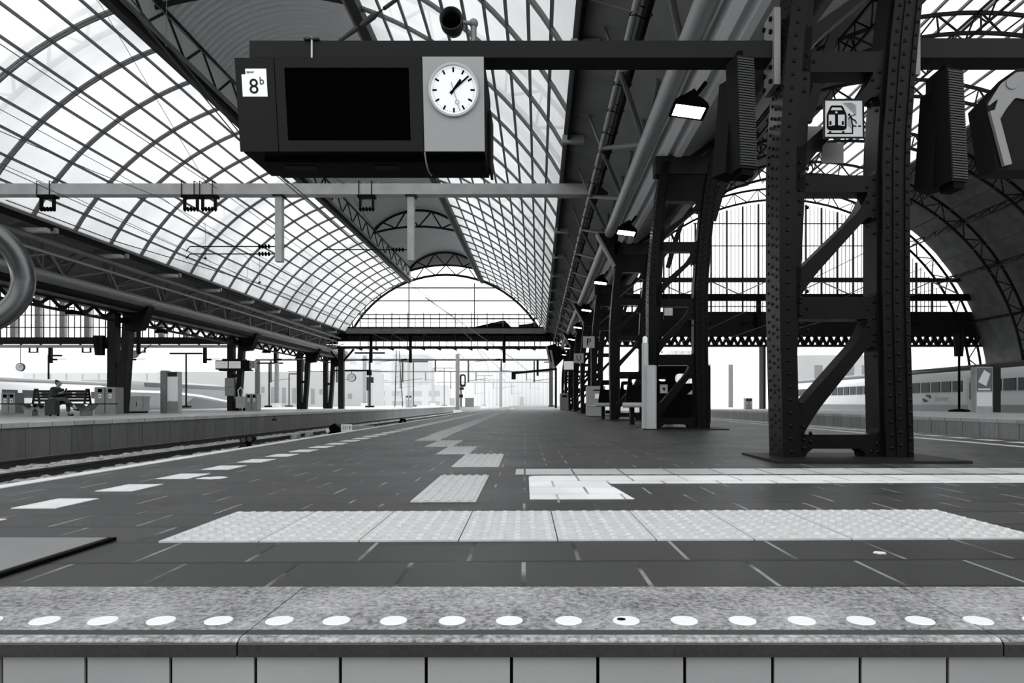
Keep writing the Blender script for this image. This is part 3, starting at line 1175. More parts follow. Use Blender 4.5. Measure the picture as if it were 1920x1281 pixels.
mb.text('b', 0.075, lambda a, b, d: fs(-2.057 + a, 0.752 + b / 0.655, 0.015 + d))
mb.text('spoor', 0.024, lambda a, b, d: fs(-2.138 + a, 0.85 + b / 0.655, 0.015 + d))
mb.build('lettering', M['panelgrey'], st)
# lower fairing under the housing
MB().box(-2.12, -0.41, 5.33, 5.70, 2.30, 2.335).build('lower_tray', M['black'], sign)
MB().box(-2.0, -1.75, 5.4, 5.5, 2.296, 2.30).box(-1.3, -1.1, 5.4, 5.5, 2.296, 2.30).build('tray_label', M['dark'], sign)
MB().tube([(-0.86, 5.19, 2.33), (-0.85, 5.2, 2.25), (-0.84, 5.25, 2.2), (-0.84, 5.4, 2.22)], 0.006, 6).build('hanging_cord', M['steel'], sign)
MB().box(-0.405, -0.385, 5.55, 5.85, 2.33, 2.8).build('rear_panel_edge', M['dark'], sign)

CXk, CH = -0.632, 0.652
ck = thing('clock', 'round white station clock on the silver panel of the departure sign', 'clock', (CXk, 5.13, 2.76))


def fc(a, b, d):
    return fs(CXk + a, CH + b / 0.655, 0.016 + d)


def ring(r0, r1, d0, d1, mb, n=48):
    mb.plate(circ(0, 0, r1, n), [circ(0, 0, r0, n)], d0, d1, fc)


mb = MB()
ring(0.172, 0.187, 0, 0.02, mb)
mb.build('rim', M['palegrey'], ck)
MB().plate(circ(0, 0, 0.173, 48), [], 0, 0.008, fc).build('dial', M['dial'], ck)


def stroke(mb, ang, r0, r1, w, d):
    s, c = math.sin(ang), math.cos(ang)
    q = [(s * r0 + c * w / 2, c * r0 - s * w / 2), (s * r1 + c * w / 2, c * r1 - s * w / 2), (s * r1 - c * w / 2, c * r1 + s * w / 2), (s * r0 - c * w / 2, c * r0 + s * w / 2)]
    mb.plate(q, [], d, d + 0.002, fc)


mb = MB()
for k in range(12):
    stroke(mb, k * PI / 6, 0.125, 0.157, 0.0125, 0.008)
for k in range(60):
    if k % 5:
        s, c = math.sin(k * PI / 30), math.cos(k * PI / 30)
        mb.plate(circ(s * 0.152, c * 0.152, 0.0025, 6), [], 0.008, 0.0095, fc)
mb.build('hour_marks', M['black'], ck)
mb = MB()
stroke(mb, math.radians(37), -0.035, 0.09, 0.017, 0.010)
mb.build('hour_hand', M['black'], ck)
mb = MB()
stroke(mb, math.radians(50), -0.035, 0.147, 0.012, 0.013)
mb.build('minute_hand', M['black'], ck)
mb = MB()
a_ = math.radians(163)
stroke(mb, a_, -0.055, 0.078, 0.0035, 0.016)
stroke(mb, a_, 0.106, 0.155, 0.0035, 0.016)
cx_, cz_ = math.sin(a_) * 0.092, math.cos(a_) * 0.092
mb.plate(circ(cx_, cz_, 0.0155, 20), [circ(cx_, cz_, 0.0125, 20)], 0.016, 0.018, fc)
mb.build('second_hand', M['dark'], ck)

# camera on the beam
t = thing('surveillance_camera', 'round dark camera on a short pole on top of the sign beam', 'camera', (-0.52, 5.5, 3.28))
MB().tube([(-0.52, 5.5, 3.28), (-0.52, 5.5, 3.44)], 0.024, 12).build('pole', M['steel'], t)
MB().ball((-0.52, 5.5, 3.47), 0.037, 14, 8).build('joint', M['steel'], t)
MB().tube([(-0.52, 5.5, 3.47), (-0.62, 5.46, 3.46)], 0.016, 10).build('arm', M['steel'], t)
MB().lathe([(0.02, 0.14), (0.07, 0.12), (0.092, 0.05), (0.092, -0.05), (0.084, -0.05), (0.075, 0.02), (0.02, 0.05)], (-0.69, 5.46, 3.465), 24, 'y').build('housing', M['truss'], t)
MB().ball((-0.69, 5.47, 3.465), 0.068, 16, 10).build('lens_dome', M['screen'], t)
# stay cable with turnbuckle
p0, p1 = Vector((-1.66, 5.5, 3.28)), Vector((0.15, 7.4, 6.0))
t = thing('stay_cable', 'dark stay cable with turnbuckle rising from the sign beam', 'cable', p0)
MB().tube([p0, p1], 0.006, 6).build('cable', M['dark'], t)
d = p1 - p0
MB().tube([p0 + d * 0.01, p0 + d * 0.09], [0.012, 0.02], 8).tube([p0 + d * 0.10, p0 + d * 0.12, p0 + d * 0.15, p0 + d * 0.17], [0.01, 0.026, 0.026, 0.01], 8).tube([p0 + d * 0.19, p0 + d * 0.24], 0.016, 8).build('turnbuckle', M['truss'], t)

# ------------------------------------------------------------------ pictogram sign on the column
S0 = 5.2 / F


def px(u4, v4):
    u, v = 1280 + u4 / 2.98, v4 / 2.98
    return ((u - CX) * S0, H + (HY - v) * S0)


pic = thing('warning_sign', 'square white pictogram sign of a train and a falling figure on the nearest column', 'sign', (2.3, 5.2, 2.58))
MB().prism([px(790, 770), px(1012, 770), px(1008, 557), px(790, 557)], 0, 0.02, xz(5.2)).build('plate', M['palegrey'], pic)
MB().plate([px(786, 773), px(1016, 773), px(1012, 553), px(786, 553)], [[px(795, 765), px(1007, 765), px(1003, 562), px(795, 562)]], -0.003, 0.004, xz(5.2)).build('border', M['dark'], pic)


def sym(mb, outer, holes=()):
    mb.plate([px(*p) for p in outer], [[px(*p) for p in h] for h in holes], -0.002, 0.001, xz(5.2))


def line4(mb, a, b, w):
    d = (Vector(b) - Vector(a)).normalized()
    n = Vector((-d.y, d.x)) * w / 2
    a, b = Vector(a), Vector(b)
    sym(mb, [tuple(a + n), tuple(b + n), tuple(b - n), tuple(a - n)])


mb = MB()
body = rounded([(805, 640), (828, 590), (892, 590), (916, 640), (916, 728), (805, 728)], [14, 8, 8, 14, 22, 22])
w1 = rounded([(836, 600), (885, 600), (894, 617), (826, 617)], 3)
wl = rounded([(815, 640), (852, 640), (852, 700), (815, 706)], 4)
wr = rounded([(867, 640), (906, 640), (906, 706), (867, 700)], 4)
hl = [(859 + 7 * math.cos(k * PI / 6), 628 + 7 * math.sin(k * PI / 6)) for k in range(12)]
sym(mb, body, [w1, wl, wr, hl])
sym(mb, rounded(rect(820, 831, 677, 698), 3))
sym(mb, rounded(rect(889, 900, 677, 698), 3))
sym(mb, rect(808, 952, 743, 749))
sym(mb, rect(946, 952, 705, 743))
sym(mb, rect(946, 970, 702, 708))
sym(mb, rect(980, 997, 702, 708))
sym(mb, rect(818, 830, 734, 743))
sym(mb, rect(891, 903, 734, 743))
sym(mb, [(930 + 7 * math.cos(k * PI / 5), 641 + 7 * math.sin(k * PI / 5)) for k in range(10)])
for a, b, w in (((934, 648), (948, 668), 9), ((948, 666), (966, 676), 7), ((966, 676), (970, 690), 6), ((944, 664), (946, 690), 7), ((946, 690), (952, 702), 6), ((938, 652), (926, 668), 5), ((936, 650), (952, 646), 5), ((952, 646), (962, 640), 5)):
    line4(mb, a, b, w)
mb.build('pictogram', M['black'], pic)
mb = MB()
for k in range(9):
    line4(mb, (898 + 8 * k - (0 if k < 4 else 6), 575 + 0 * k), (970, 645 - 9 * k), 3) if k < 7 else None
    line4(mb, (922, 652 + 11 * k), (946, 676 + 11 * k), 3) if k < 5 else None
mb.build('hatching', M['steel'], pic)
MB().box(2.06, 2.3, 5.48, 5.5, 2.44, 2.64).box(2.25, 2.42, 5.46, 5.48, 2.34, 2.5).build('rear_plate', M['steel'], pic)

# ------------------------------------------------------------------ twin ribbed loudspeakers
sp = thing('loudspeaker', 'twin dark ribbed column loudspeakers hanging left of the nearest column', 'loudspeaker', (1.56, 5.3, 3.1), 'column loudspeakers')


def spk(parent, dx, lean, ry, nm):
    R = Matrix.Rotation(ry, 4, 'Z') @ Matrix.Rotation(lean, 4, 'X')
    m = MB().box(-0.075, 0.075, -0.02, 0.14, -0.88, 0)
    m.v = [R @ p + Vector((dx, 0, 0)) for p in m.v]
    m.build('cabinet', M['dark'], parent, world=False)
    m = MB()
    for k in range(42):
        z = -0.86 + k * 0.0202
        m.box(-0.07, 0.07, -0.03, -0.02, z, z + 0.011)
    m.v = [R @ p + Vector((dx, 0, 0)) for p in m.v]
    m.build('ribbed_grille', M['grille'], parent, world=False)
    m = MB().box(-0.05, 0.05, -0.01, 0.12, -0.93, -0.88)
    m.v = [R @ p + Vector((dx, 0, 0)) for p in m.v]
    m.build('end_cap', M['black'], parent, world=False)


spk(sp, 0.02, math.radians(-3), math.radians(14), 'a')
R = Matrix.Rotation(math.radians(-62), 4, 'Z') @ Matrix.Rotation(math.radians(-6), 4, 'X')
m = MB().box(-0.075, 0.075, -0.02, 0.14, -0.88, -0.12)
m.v = [R @ p + Vector((-0.05, 0.16, 0)) for p in m.v]
m.build('cabinet', M['dark'], sp, world=False)
MB().box(-0.02, 0.02, 0.02, 0.3, -0.12, 0.06).build('bracket', M['black'], sp, world=False)
dup(sp, (3.17, 5.3, 3.0), 'twin dark ribbed column loudspeakers hanging right of the nearest column')

# hanging sign at the right edge with a pale logo shape
t = thing('hanging_sign', 'dark angular sign with a pale spread shape hanging at the right edge', 'sign', (3.7, 5.4, 3.1))


def q4(u, v, Y=5.3):
    return ((u - CX) * Y / F, H + (HY - v) * Y / F)


MB().prism([q4(1848, 190), q4(1868, 318), q4(1996, 318), q4(2010, 128), q4(1908, 128)], 0, 0.22, xz(5.3)).build('housing', M['dark'], t)
mb = MB()
outl = [q4(*p) for p in ((1851, 196), (1875, 158), (1905, 136), (1990, 136), (2000, 200), (1935, 210), (1922, 188), (1902, 184), (1885, 205), (1870, 230), (1862, 232), (1862, 214), (1870, 186), (1852, 200))]
mb.plate(rounded(outl, 0.02), [], -0.012, 0, xz(5.3))
mb.build('pale_shape', M['steel'], t)
MB().plate(circ(*q4(1895, 158), 0.045, 20), [], -0.02, -0.01, xz(5.3)).build('boss', M['steel'], t)
MB().bar(Vector((*q4(1858, 210), 0)).xzy + Vector((0, 5.28, 0)), Vector((*q4(1885, 312), 0)).xzy + Vector((0, 5.28, 0)), 0.03, 0.06).build('side_edge', M['steel'], t)
MB().tube([(3.95, 5.5, 3.0), (3.95, 5.5, 3.15)], 0.02, 8).build('hanger', M['dark'], t)

# ------------------------------------------------------------------ floodlights under the right gutter
fl0 = thing('floodlight', 'lit floodlight under the right gutter, nearest of the row', 'lamp', (1.93, 8.85, 4.2), 'floodlights under the right gutter')
lean = Matrix.Rotation(math.radians(-4), 4, 'X') @ Matrix.Rotation(math.radians(8), 4, 'Y')


def tl(m):
    m.v = [lean @ p for p in m.v]
    return m


hood = MB()
secs = [(0.215, 0.17, 0.0), (0.215, 0.17, 0.03), (0.15, 0.13, 0.11), (0.07, 0.09, 0.17)]
vs = []
for (a, b, z) in secs:
    vs += [(-a, -b, z), (a, -b, z), (a, b, z), (-a, b, z)]
fcs = [(0, 1, 2, 3), (12, 13, 14, 15)]
for i in range(3):
    for k in range(4):
        fcs.append((i * 4 + k, i * 4 + (k + 1) % 4, i * 4 + 4 + (k + 1) % 4, i * 4 + 4 + k))
tl(hood.add(vs, fcs)).build('hood', M['black'], fl0, world=False)
fr = MB()
for x0, x1, y0, y1 in ((-0.225, 0.225, -0.18, -0.155), (-0.225, 0.225, 0.155, 0.18), (-0.225, -0.19, -0.155, 0.155), (0.19, 0.225, -0.155, 0.155)):
    fr.box(x0, x1, y0, y1, -0.02, 0.0)
tl(fr).build('lens_frame', M['black'], fl0, world=False)
tl(MB().box(-0.185, 0.185, -0.15, 0.15, -0.012, -0.003)).build('lens', M['lamp'], fl0, world=False)
MB().bar((0.05, 0, 0.14), (0.22, 0, 0.36), 0.05, 0.05).bar((-0.05, 0, 0.15), (0.1, 0, 0.24), 0.03, 0.1).build('bracket', M['black'], fl0, world=False)
for k in range(1, 8):
    dup(fl0, (1.93, 8.85 + 6.3 * k, 4.2), 'lit floodlight under the right gutter, %s from the front' % ORD[k])

# ------------------------------------------------------------------ catenary portal over the tracks
PY = 17.3
t = thing('catenary_portal', 'weathered light grey catenary beam crossing the tracks below the vault', 'beam', (1.2, PY, 5.8))
MB().box(-17.0, 1.25, PY, PY + 0.3, 5.70, 5.97).build('box_beam', M['light'], t)
MB().box(1.2, 1.9, PY + 0.05, PY + 0.25, 5.75, 5.92).build('end_fitting', M['truss'], t)
for (u, vb) in ((520, 489), (769, 487)):
    x = (u - CX) * PY / F
    MB().box(x - 0.085, x + 0.085, PY + 0.06, PY + 0.24, H + (HY - vb) * PY / F, 5.70).build('drop_post', M['light'], t)
    MB().box(x - 0.13, x + 0.13, PY - 0.01, PY + 0.31, 5.66, 5.70).build('drop_flange', M['truss'], t)
for (u, n_) in ((82, 3), (353, 3), (387, 3), (685, 3)):
    x = (u - CX) * PY / F
    m = MB()
    for s in (-1, 1):
        m.box(x + s * 0.16 - 0.025, x + s * 0.16 + 0.025, PY + 0.1, PY + 0.18, 5.36, 5.66)
        m.tube([(x + s * 0.16, PY - 0.03, 5.66), (x + s * 0.16, PY - 0.03, 6.02), (x + s * 0.16, PY + 0.33, 6.02), (x + s * 0.16, PY + 0.33, 5.66)], 0.012, 6)
    m.box(x - 0.22, x + 0.22, PY + 0.05, PY + 0.25, 5.64, 5.70)
    hg = m.build('insulator_hanger', M['dark'], t)
    m = MB()
    for k in range(5):
        m.lathe([(0.02, -0.03), (0.06, -0.01), (0.06, 0.01), (0.02, 0.03)], (x - 0.16 + 0.08 * k, PY + 0.14, 5.36), 10, 'x')
    m.tube([(x - 0.2, PY + 0.14, 5.36), (x + 0.2, PY + 0.14, 5.36)], 0.02, 6)
    m.build('insulator', M['black'], hg)
for (u, v, dx) in ((515, 460, -1), (515, 474, -1), (768, 466, -1)):
    p = at(u, v, PY)
    m = MB()
    m.tube([p + Vector((0, 0.14, 0)), p + Vector((dx * 2.2, 0.14, 0.0)), p + Vector((dx * 2.3, 0.14, -0.12))], 0.014, 6)
    a = m.build('registration_arm', M['dark'], t)
    m = MB()
    for k in range(4):
        m.lathe([(0.02, -0.03), (0.055, -0.01), (0.055, 0.01), (0.02, 0.03)], (p.x + dx * (0.2 + 0.08 * k), PY + 0.14, p.z), 10, 'x')
    m.build('insulator', M['black'], a)

# ------------------------------------------------------------------ overhead wires
NW = 0


def wire(name, label, pts, r=0.008, grp=None, m='wire'):
    o = MB().tube(pts, r, 5).build(name, M[m])
    tag(o, label, 'wire', grp)
    return o


for dx, lab in ((-0.05, 'left one of the paired contact wires above the near track'), (0.05, 'right one of the paired contact wires above the near track')):
    wire('contact_wire', lab, [(-4.75 + dx, -4, 5.15), (-4.8 + dx, 8, 5.15), (-5.38 + dx, 13, 5.15), (-5.3 + dx, 20, 5.12), (-4.6 + dx, 36, 5.05), (-4.9 + dx, 55, 4.95), (-5.2 + dx, 120, 4.95)], 0.011)
wire('contact_wire', 'single contact wire above the far track beside the opposite platform', [(-9.2, -4, 4.6), (-9.6, 17, 4.6), (-9.9, 40, 4.6), (-10.6, 120, 4.6)], 0.008)
mess = []
for i in range(3):
    y0, y1 = -4 + 21.4 * i, 17.4 + 21.4 * i
    for k in range(8):
        s = k / 8
        mess.append((-9.3 - 0.012 * (y0 + (y1 - y0) * s), y0 + (y1 - y0) * s, 5.62 - 0.55 * 4 * s * (1 - s)))
wire('messenger_wire', 'sagging messenger wire above the far track', mess, 0.008)
mess2 = [(x + 4.6, y, z + 0.35) for x, y, z in mess]
wire('messenger_wire', 'sagging messenger wire above the near track', mess2, 0.008)
for i, k in enumerate(range(10, 24, 2)):
    x, y, z = mess[k]
    xx = -9.2 - 0.02 * y
    wire('dropper_wire', 'thin dropper between the two wires above the far track', [(x, y, z), (xx, y, 4.6)], 0.004, 'droppers above the far track')
for i, (x, y) in enumerate(((-4.93, 9.1), (-5.36, 14.5), (-5.25, 21.0), (-4.85, 30.0))):
    wire('dropper_wire', 'thin dropper above the paired contact wires, %s one' % ORD[i], [(x, y, 5.15), (x + 0.02, y, 6.6 if i == 0 else 5.95)], 0.005)
wire('feeder_cable', 'dark feeder cable slanting from the catenary beam to the left eave', [(-13.4, 17.3, 5.55), (-11.9, 19.5, 5.0), (-10.2, 26, 4.85), (-9.9, 34, 4.7)], 0.014)
wire('stay_wire', 'thin stay wire crossing below the vault at the left', [(-8.4, 17.4, 6.0), (-9.3, 14.6, 8.9), (-10.2, 12.5, 10.2)], 0.006)
wire('stay_wire', 'thin wire hanging from the lantern to the catenary beam', [(-5.0, 17.4, 6.0), (-7.0, 21.0, 8.0), (-9.8, 26.0, 10.2)], 0.006)

# ------------------------------------------------------------------ handrail loop at the left edge
M['handrail'] = mat('worn_handrail_steel', 0.07, 0.3, metal=0.8)
t = thing('handrail_loop', 'thick grey tubular handrail loop at the left edge of the stairs', 'handrail', (-1.17, 1.4, 0.0))
R = Matrix.Rotation(math.radians(38), 4, 'Z')
pts = []
for k in range(37):
    a = 2 * PI * k / 36
    pts.append(R @ Vector((0.108 * math.cos(a), 0, 0.108 * math.sin(a))) + Vector((-1.183, 1.4, 0.695)))
MB().tube(pts[:-1], 0.0225, 16, closed=True).build('loop', M['handrail'], t)
c = pts[18]
MB().tube([c, c + Vector((-0.12, -0.1, 0.0)), c + Vector((-0.2, -0.2, -0.1)), c + Vector((-0.2, -0.2, -0.87))], 0.0225, 12).build('rail_post', M['handrail'], t)
for (x, z, lab) in ((-8.0, 5.75, 'thin long wire left of the paired contact wires'), (-10.9, 6.35, 'upper thin wire running along the left half of the vault'), (-12.6, 6.0, 'thin wire running along above the left eave')):
    wire('overhead_wire', lab, [(x, -4, z), (x - 0.1, 17.4, z + 0.1), (x - 0.4, 36, z - 0.1), (x - 0.8, 56, z)], 0.008)
for (x, y, lab) in ((-10.9, 22.5, 'nearer thin hanger rod with a small clamp under the left vault'), (-10.95, 27.0, 'farther thin hanger rod with a small clamp under the left vault')):
    o = MB().tube([(x, y, 6.35), (x, y, 5.2)], 0.006, 5).lathe([(0.03, -0.02), (0.06, 0.0), (0.02, 0.05)], (x, y, 5.18), 8).build('hanger_rod', M['wire'])
    tag(o, lab, 'hanger')

# ------------------------------------------------------------------ old hall at the right
HC, HZ, HL, HU = 19.5, 1.5, 15.4, 16.3


def harc(a, r):
    return (HC + r * math.cos(a), HZ + r * math.sin(a))


hall = thing('ceiling_hall', 'old boarded barrel vault of the right hall with a glazed skylight band', 'roof', (HC, YE, 10), kind='structure')
SK0, SK1 = math.radians(68), math.radians(99)


def shell(a0, a1, n, r, name, m, th=0.08):
    mb = MB()
    for i in range(n):
        a, b = a0 + (a1 - a0) * i / n, a0 + (a1 - a0) * (i + 1) / n
        q = [harc(a, r), harc(b, r), harc(b, r + th), harc(a, r + th)]
        mb.prism(q, YR, YE, lambda x, z, t: Vector((x, t, z)))
    mb.build(name, M[m], hall)


shell(math.radians(2), SK0, 10, 16.7, 'boarding', 'vault')
shell(SK1, math.radians(169), 9, 16.7, 'boarding', 'vault')
mb = MB()
for i in range(8):
    a, b = SK0 + (SK1 - SK0) * i / 8, SK0 + (SK1 - SK0) * (i + 1) / 8
    (x0, z0), (x1, z1) = harc(a, 16.9), harc(b, 16.9)
    mb.add([(x0, YR, z0), (x0, YE, z0), (x1, YE, z1), (x1, YR, z1)], [(0, 1, 2, 3)], True)
mb.build('skylight_glazing', M['glass'], hall, fix=False)
for i in range(9):
    x, z = harc(SK0 + (SK1 - SK0) * i / 8, 16.8)
    MB().bar((x, YB, z), (x, YE, z), 0.1, 0.12).build('skylight_purlin', M['steel'], hall)
for a in (20, 34, 48, 60, 68, 90, 112, 124, 138, 152):
    x0, z0 = harc(math.radians(a), HL + 0.1)
    x1, z1 = harc(math.radians(a), HU)
    mb = MB()
    mb.bar((x0, YB, z0), (x0, YE, z0), 0.09).bar((x1, YB, z1), (x1, YE, z1), 0.09)
    y = YB
    k = 0
    while y < YE - 0.7:
        za, zb = ((x0, z0), (x1, z1)) if k % 2 else ((x1, z1), (x0, z0))
        mb.bar((za[0], y, za[1]), (zb[0], y + 0.785, zb[1]), 0.06)
        y += 0.785
        k += 1
    mb.build('lattice_purlin', M['iron2'], hall)
arch = thing('hall_arch', 'latticed iron arch of the right hall, springing from the nearest column', 'arch', (HC, COL0 + 0.15, HZ), 'iron arches of the right hall', kind='structure')
n = 46
aa = [math.radians(6) + math.radians(160) * k / n for k in range(n + 1)]
lo = [(HL * math.cos(a), 0, HL * math.sin(a)) for a in aa]
up = [(HU * math.cos(a), 0, HU * math.sin(a)) for a in aa]
mb = MB()
for c in (lo, up):
    for p, q in zip(c[:-1], c[1:]):
        mb.bar(p, q, 0.16, 0.1, up=(0, 1, 0))
mb.build('chord', M['iron2'], arch, world=False)
mb = MB()
for k in range(n):
    mb.bar(lo[k] if k % 2 else up[k], up[k + 1] if k % 2 else lo[k + 1], 0.07, 0.07)
    if k % 2 == 0:
        mb.bar(lo[k], up[k], 0.06, 0.06)
mb.build('lattice', M['iron2'], arch, world=False)
al = ['nearest', 'second', 'third', 'fourth', 'fifth', 'sixth', 'seventh', 'eighth', 'ninth']
for k in range(1, 9):
    dup(arch, (HC, COL0 + COLP * k + (0.15 if k < 8 else 0.0), HZ), 'latticed iron arch of the right hall, springing from the %s column' % (al[k]))
# tie struts crossing the hall high up, seen between the columns
t = thing('hall_strut', 'long diagonal lattice brace crossing under the right hall roof', 'brace', (9, 40, 10))
mb = MB()
p, q = Vector((4.2, 17.8, 5.6)), Vector((12.0, 30.2, 15.3))
for s in (-0.2, 0.2):
    mb.bar(p + Vector((0, 0, s)), q + Vector((0, 0, s)), 0.08)
mb.build('brace', M['iron2'], t)

# end wall of the old hall and of the hall at the left: mullions, panes, girders
yw = YE + 0.2
win = thing('window_1', 'tall mullioned end window of the right hall', 'window', (HC, yw, 8), kind='structure')
zb, r_in = 7.85, 15.2


def top(x):
    return HZ + math.sqrt(max(r_in ** 2 - (x - HC) ** 2, 0.0))


mb = MB()
poly = [(HC + r_in * math.cos(a), HZ + r_in * math.sin(a)) for a in [math.radians(24.7) + math.radians(130.6) * k / 40 for k in range(41)]]
mb.prism(poly, yw + 0.1, yw + 0.11, lambda a, b, t: Vector((a, t, b)))
mb.build('pane', M['pane'], win)
x = HC - 13.2
k = 0
while x < HC + 13.3:
    w = 0.11 if k % 4 == 0 else 0.035
    MB().box(x - w / 2, x + w / 2, yw, yw + (0.2 if k % 4 == 0 else 0.06), zb, top(x)).build('mullion', M['truss'], win)
    x += 0.32
    k += 1
for z in (8.3, 10.6, 13.2, 15.0):
    hw = math.sqrt(r_in ** 2 - (z - HZ) ** 2)
    MB().box(HC - hw, HC + hw, yw - 0.02, yw + 0.06, z - 0.035, z + 0.035).build('transom', M['truss'], win)
gd = thing('end_girder', 'deep dark lattice girder carrying the end window of the right hall', 'girder', (HC, yw, 5))
MB().box(2.9, 37, yw - 0.15, yw + 0.25, 5.85, 7.85).build('solid_web', M['iron2'], gd)
MB().box(2.9, 37, yw - 0.2, yw + 0.3, 5.03, 5.2).build('bottom_chord', M['iron2'], gd)
mb = MB()
x = 2.9
k = 0
while x < 36.6:
    mb.bar((x, yw, 5.15 if k % 2 else 6.4), (x + 0.6, yw, 6.4 if k % 2 else 5.15), 0.3, 0.2, up=(0, 1, 0))
    mb.bar((x, yw, 6.4 if k % 2 else 5.15), (x + 0.6, yw, 5.15 if k % 2 else 6.4), 0.2, 0.2, up=(0, 1, 0))
    x += 0.6
    k += 1
mb.build('lattice', M['iron2'], gd)
gd = thing('walkway_girder', 'slim light and dark walkway girder across the end window of the right hall', 'girder', (HC, yw - 0.6, 9))
MB().box(4.6, 34.5, yw - 0.8, yw - 0.5, 10.15, 10.45).build('top_beam', M['truss'], gd)
MB().box(4.6, 34.5, yw - 0.8, yw - 0.5, 8.65, 9.2).build('bottom_beam', M['dark'], gd)
mb = MB()
x = 5.0
k = 0
while x < 33:
    mb.bar((x, yw - 0.65, 9.2 if k % 2 else 10.2), (x + 2.2, yw - 0.65, 10.2 if k % 2 else 9.2), 0.09)
    x += 2.2
    k += 1
mb.build('diagonals', M['tube'], gd)
for x in (12.5, 17.6, 29.5):
    m = MB().box(x - 0.16, x + 0.16, yw - 0.8, yw - 0.5, 6.6, 8.65)
    m.bar((x - 1.3, yw - 0.65, 6.9), (x + 1.3, yw - 0.65, 6.9), 0.05)
    m.tube([(x - 1.35, yw - 0.65, 6.9), (x - 0.9, yw - 0.65, 6.9)], 0.11, 8).tube([(x + 0.9, yw - 0.65, 6.9), (x + 1.35, yw - 0.65, 6.9)], 0.11, 8)
    m.build('drop_post', M['dark'], gd)
pl = thing('hall_pillar', 'slim pale pillar below the end girder of the right hall, beside the column', 'pillar', (18.1, yw, 0), 'pillars below the right end girder')
MB().box(-0.24, 0.05, -0.15, 0.15, 0.0, 5.03).build('shaft', M['steel'], pl, world=False)
MB().box(0.05, 0.24, -0.15, 0.15, 0.0, 5.03).build('dark_flank', M['truss'], pl, world=False)

win = thing('window_2', 'mullioned end window of the hall beyond the opposite platform', 'window', (-34, yw, 6), kind='structure')
MB().box(-60, -18.6, yw + 0.1, yw + 0.11, 5.75, 13).build('pane', M['pane'], win)
x = -18.6
k = 0
while x > -60:
    thick = k % 4 == 0
    w = 0.42 if thick else 0.05
    MB().box(x - w / 2, x + w / 2, yw, yw + (0.35 if thick else 0.08), 5.75, 13).build('mullion', M['light'] if thick else M['truss'], win)
    x -= 0.5
    k += 1
for z in (6.6, 7.6, 9.6):
    MB().box(-60, -18.6, yw - 0.02, yw + 0.06, z - 0.035, z + 0.035).build('transom', M['truss'], win)
gd = thing('end_girder', 'dark and grey girder under the end window of the left hall', 'girder', (-34, yw, 5.3))
MB().box(-60, -16.3, yw - 0.3, yw + 0.3, 5.25, 5.78).build('upper_girder', M['iron2'], gd)
MB().box(-60, -16.3, yw - 0.35, yw + 0.3, 4.95, 5.16).build('lower_beam', M['light'], gd)
mb = MB()
x = -59.5
while x < -16.5:
    mb.bar((x, yw, 5.1), (x, yw, 5.4), 0.12)
    x += 1.6
mb.build('stub_post', M['iron2'], gd)
for x in (-39.5, -33.1, -27.0, -21.3):
    m = MB().box(x - 0.11, x + 0.11, yw - 0.15, yw + 0.1, 3.7, 4.95)
    m.bar((x, yw, 4.0), (x + 1.3, yw, 4.05), 0.04).tube([(x + 0.15, yw, 4.0), (x + 0.5, yw, 4.0)], 0.08, 8)
    m.build('drop_post', M['dark'], gd)
for x in (-40.9, -36.6, -32.2):
    m = MB()
    for s in (-0.32, 0.32):
        m.box(x + s - 0.05, x + s + 0.05, yw - 0.05, yw + 0.05, 4.6, 4.95)
    m.box(x - 0.38, x + 0.38, yw - 0.06, yw + 0.06, 4.55, 4.64)
    m.build('hanger', M['dark'], gd)
o = MB().prism([(-18.6, 5.2), (-24, 9.5), (-34, 12.6), (-46, 12.6), (-60, 8), (-60, 8.2), (-46, 12.8), (-34, 12.8), (-24, 9.7), (-18.6, 5.4)], YR, YE, lambda a, b, q: Vector((a, q, b))).build('ceiling_west', M['vault'])
tag(o, 'dark roof of the hall beyond the opposite platform', 'roof', kind='structure')

# ------------------------------------------------------------------ far end of the main vault: walkway gantry
gt = thing('gantry_walkway', 'steel walkway gantry with railing across the far end of the vault', 'gantry', (-7, YE, 5.5))
yg = YE + 0.3
MB().box(-17.3, 1.6, yg - 0.3, yg + 0.5, 6.08, 6.52).build('deck_girder', M['steel'], gt)
MB().box(-17.3, 1.8, yg - 0.35, yg + 0.6, 6.52, 6.62).build('deck', M['dark'], gt)
MB().box(-17.3, 1.8, yg - 0.1, yg + 0.5, 5.5, 5.93).build('middle_beam', M['iron2'], gt)
MB().box(-17.3, 2.2, yg - 0.2, yg + 0.6, 4.9, 5.08).build('lower_beam', M['truss'], gt)
MB().box(-17.3, 1.8, yg - 0.2, yg + 0.6, 5.95, 6.08).build('deck_soffit', M['black'], gt)
x = -14.4
while x < 1.2:
    MB().bar((x + 0.45, yg + 0.5, 4.85), (x + 0.45, yg + 0.5, 6.1), 0.05).build('hanger_post', M['truss'], gt)
    MB().bar((x + 0.45, yg + 0.5, 6.6), (x + 0.45, yg + 0.5, 7.75), 0.05).build('railing_post', M['steel'], gt)
    m = MB().bar((x, yg - 0.3, 4.85), (x, yg - 0.3, 6.1), 0.07)
    m.prism([(x - 0.35, 4.9), (x + 0.1, 4.9), (x + 0.05, 4.72)], yg - 0.1, yg + 0.1, xz())
    m.build('hanger_post', M['truss'], gt)
    m = MB().bar((x, yg - 0.3, 6.6), (x, yg - 0.3, 7.75), 0.07)
    m.build('railing_post', M['steel'], gt)
    x += 1.28
for z, w in ((7.62, 0.08), (7.28, 0.11), (6.95, 0.04)):
    MB().bar((-14.5, yg - 0.3, z), (1.2, yg - 0.3, z), w).build('railing_bar', M['steel'] if w < 0.1 else M['truss'], gt)
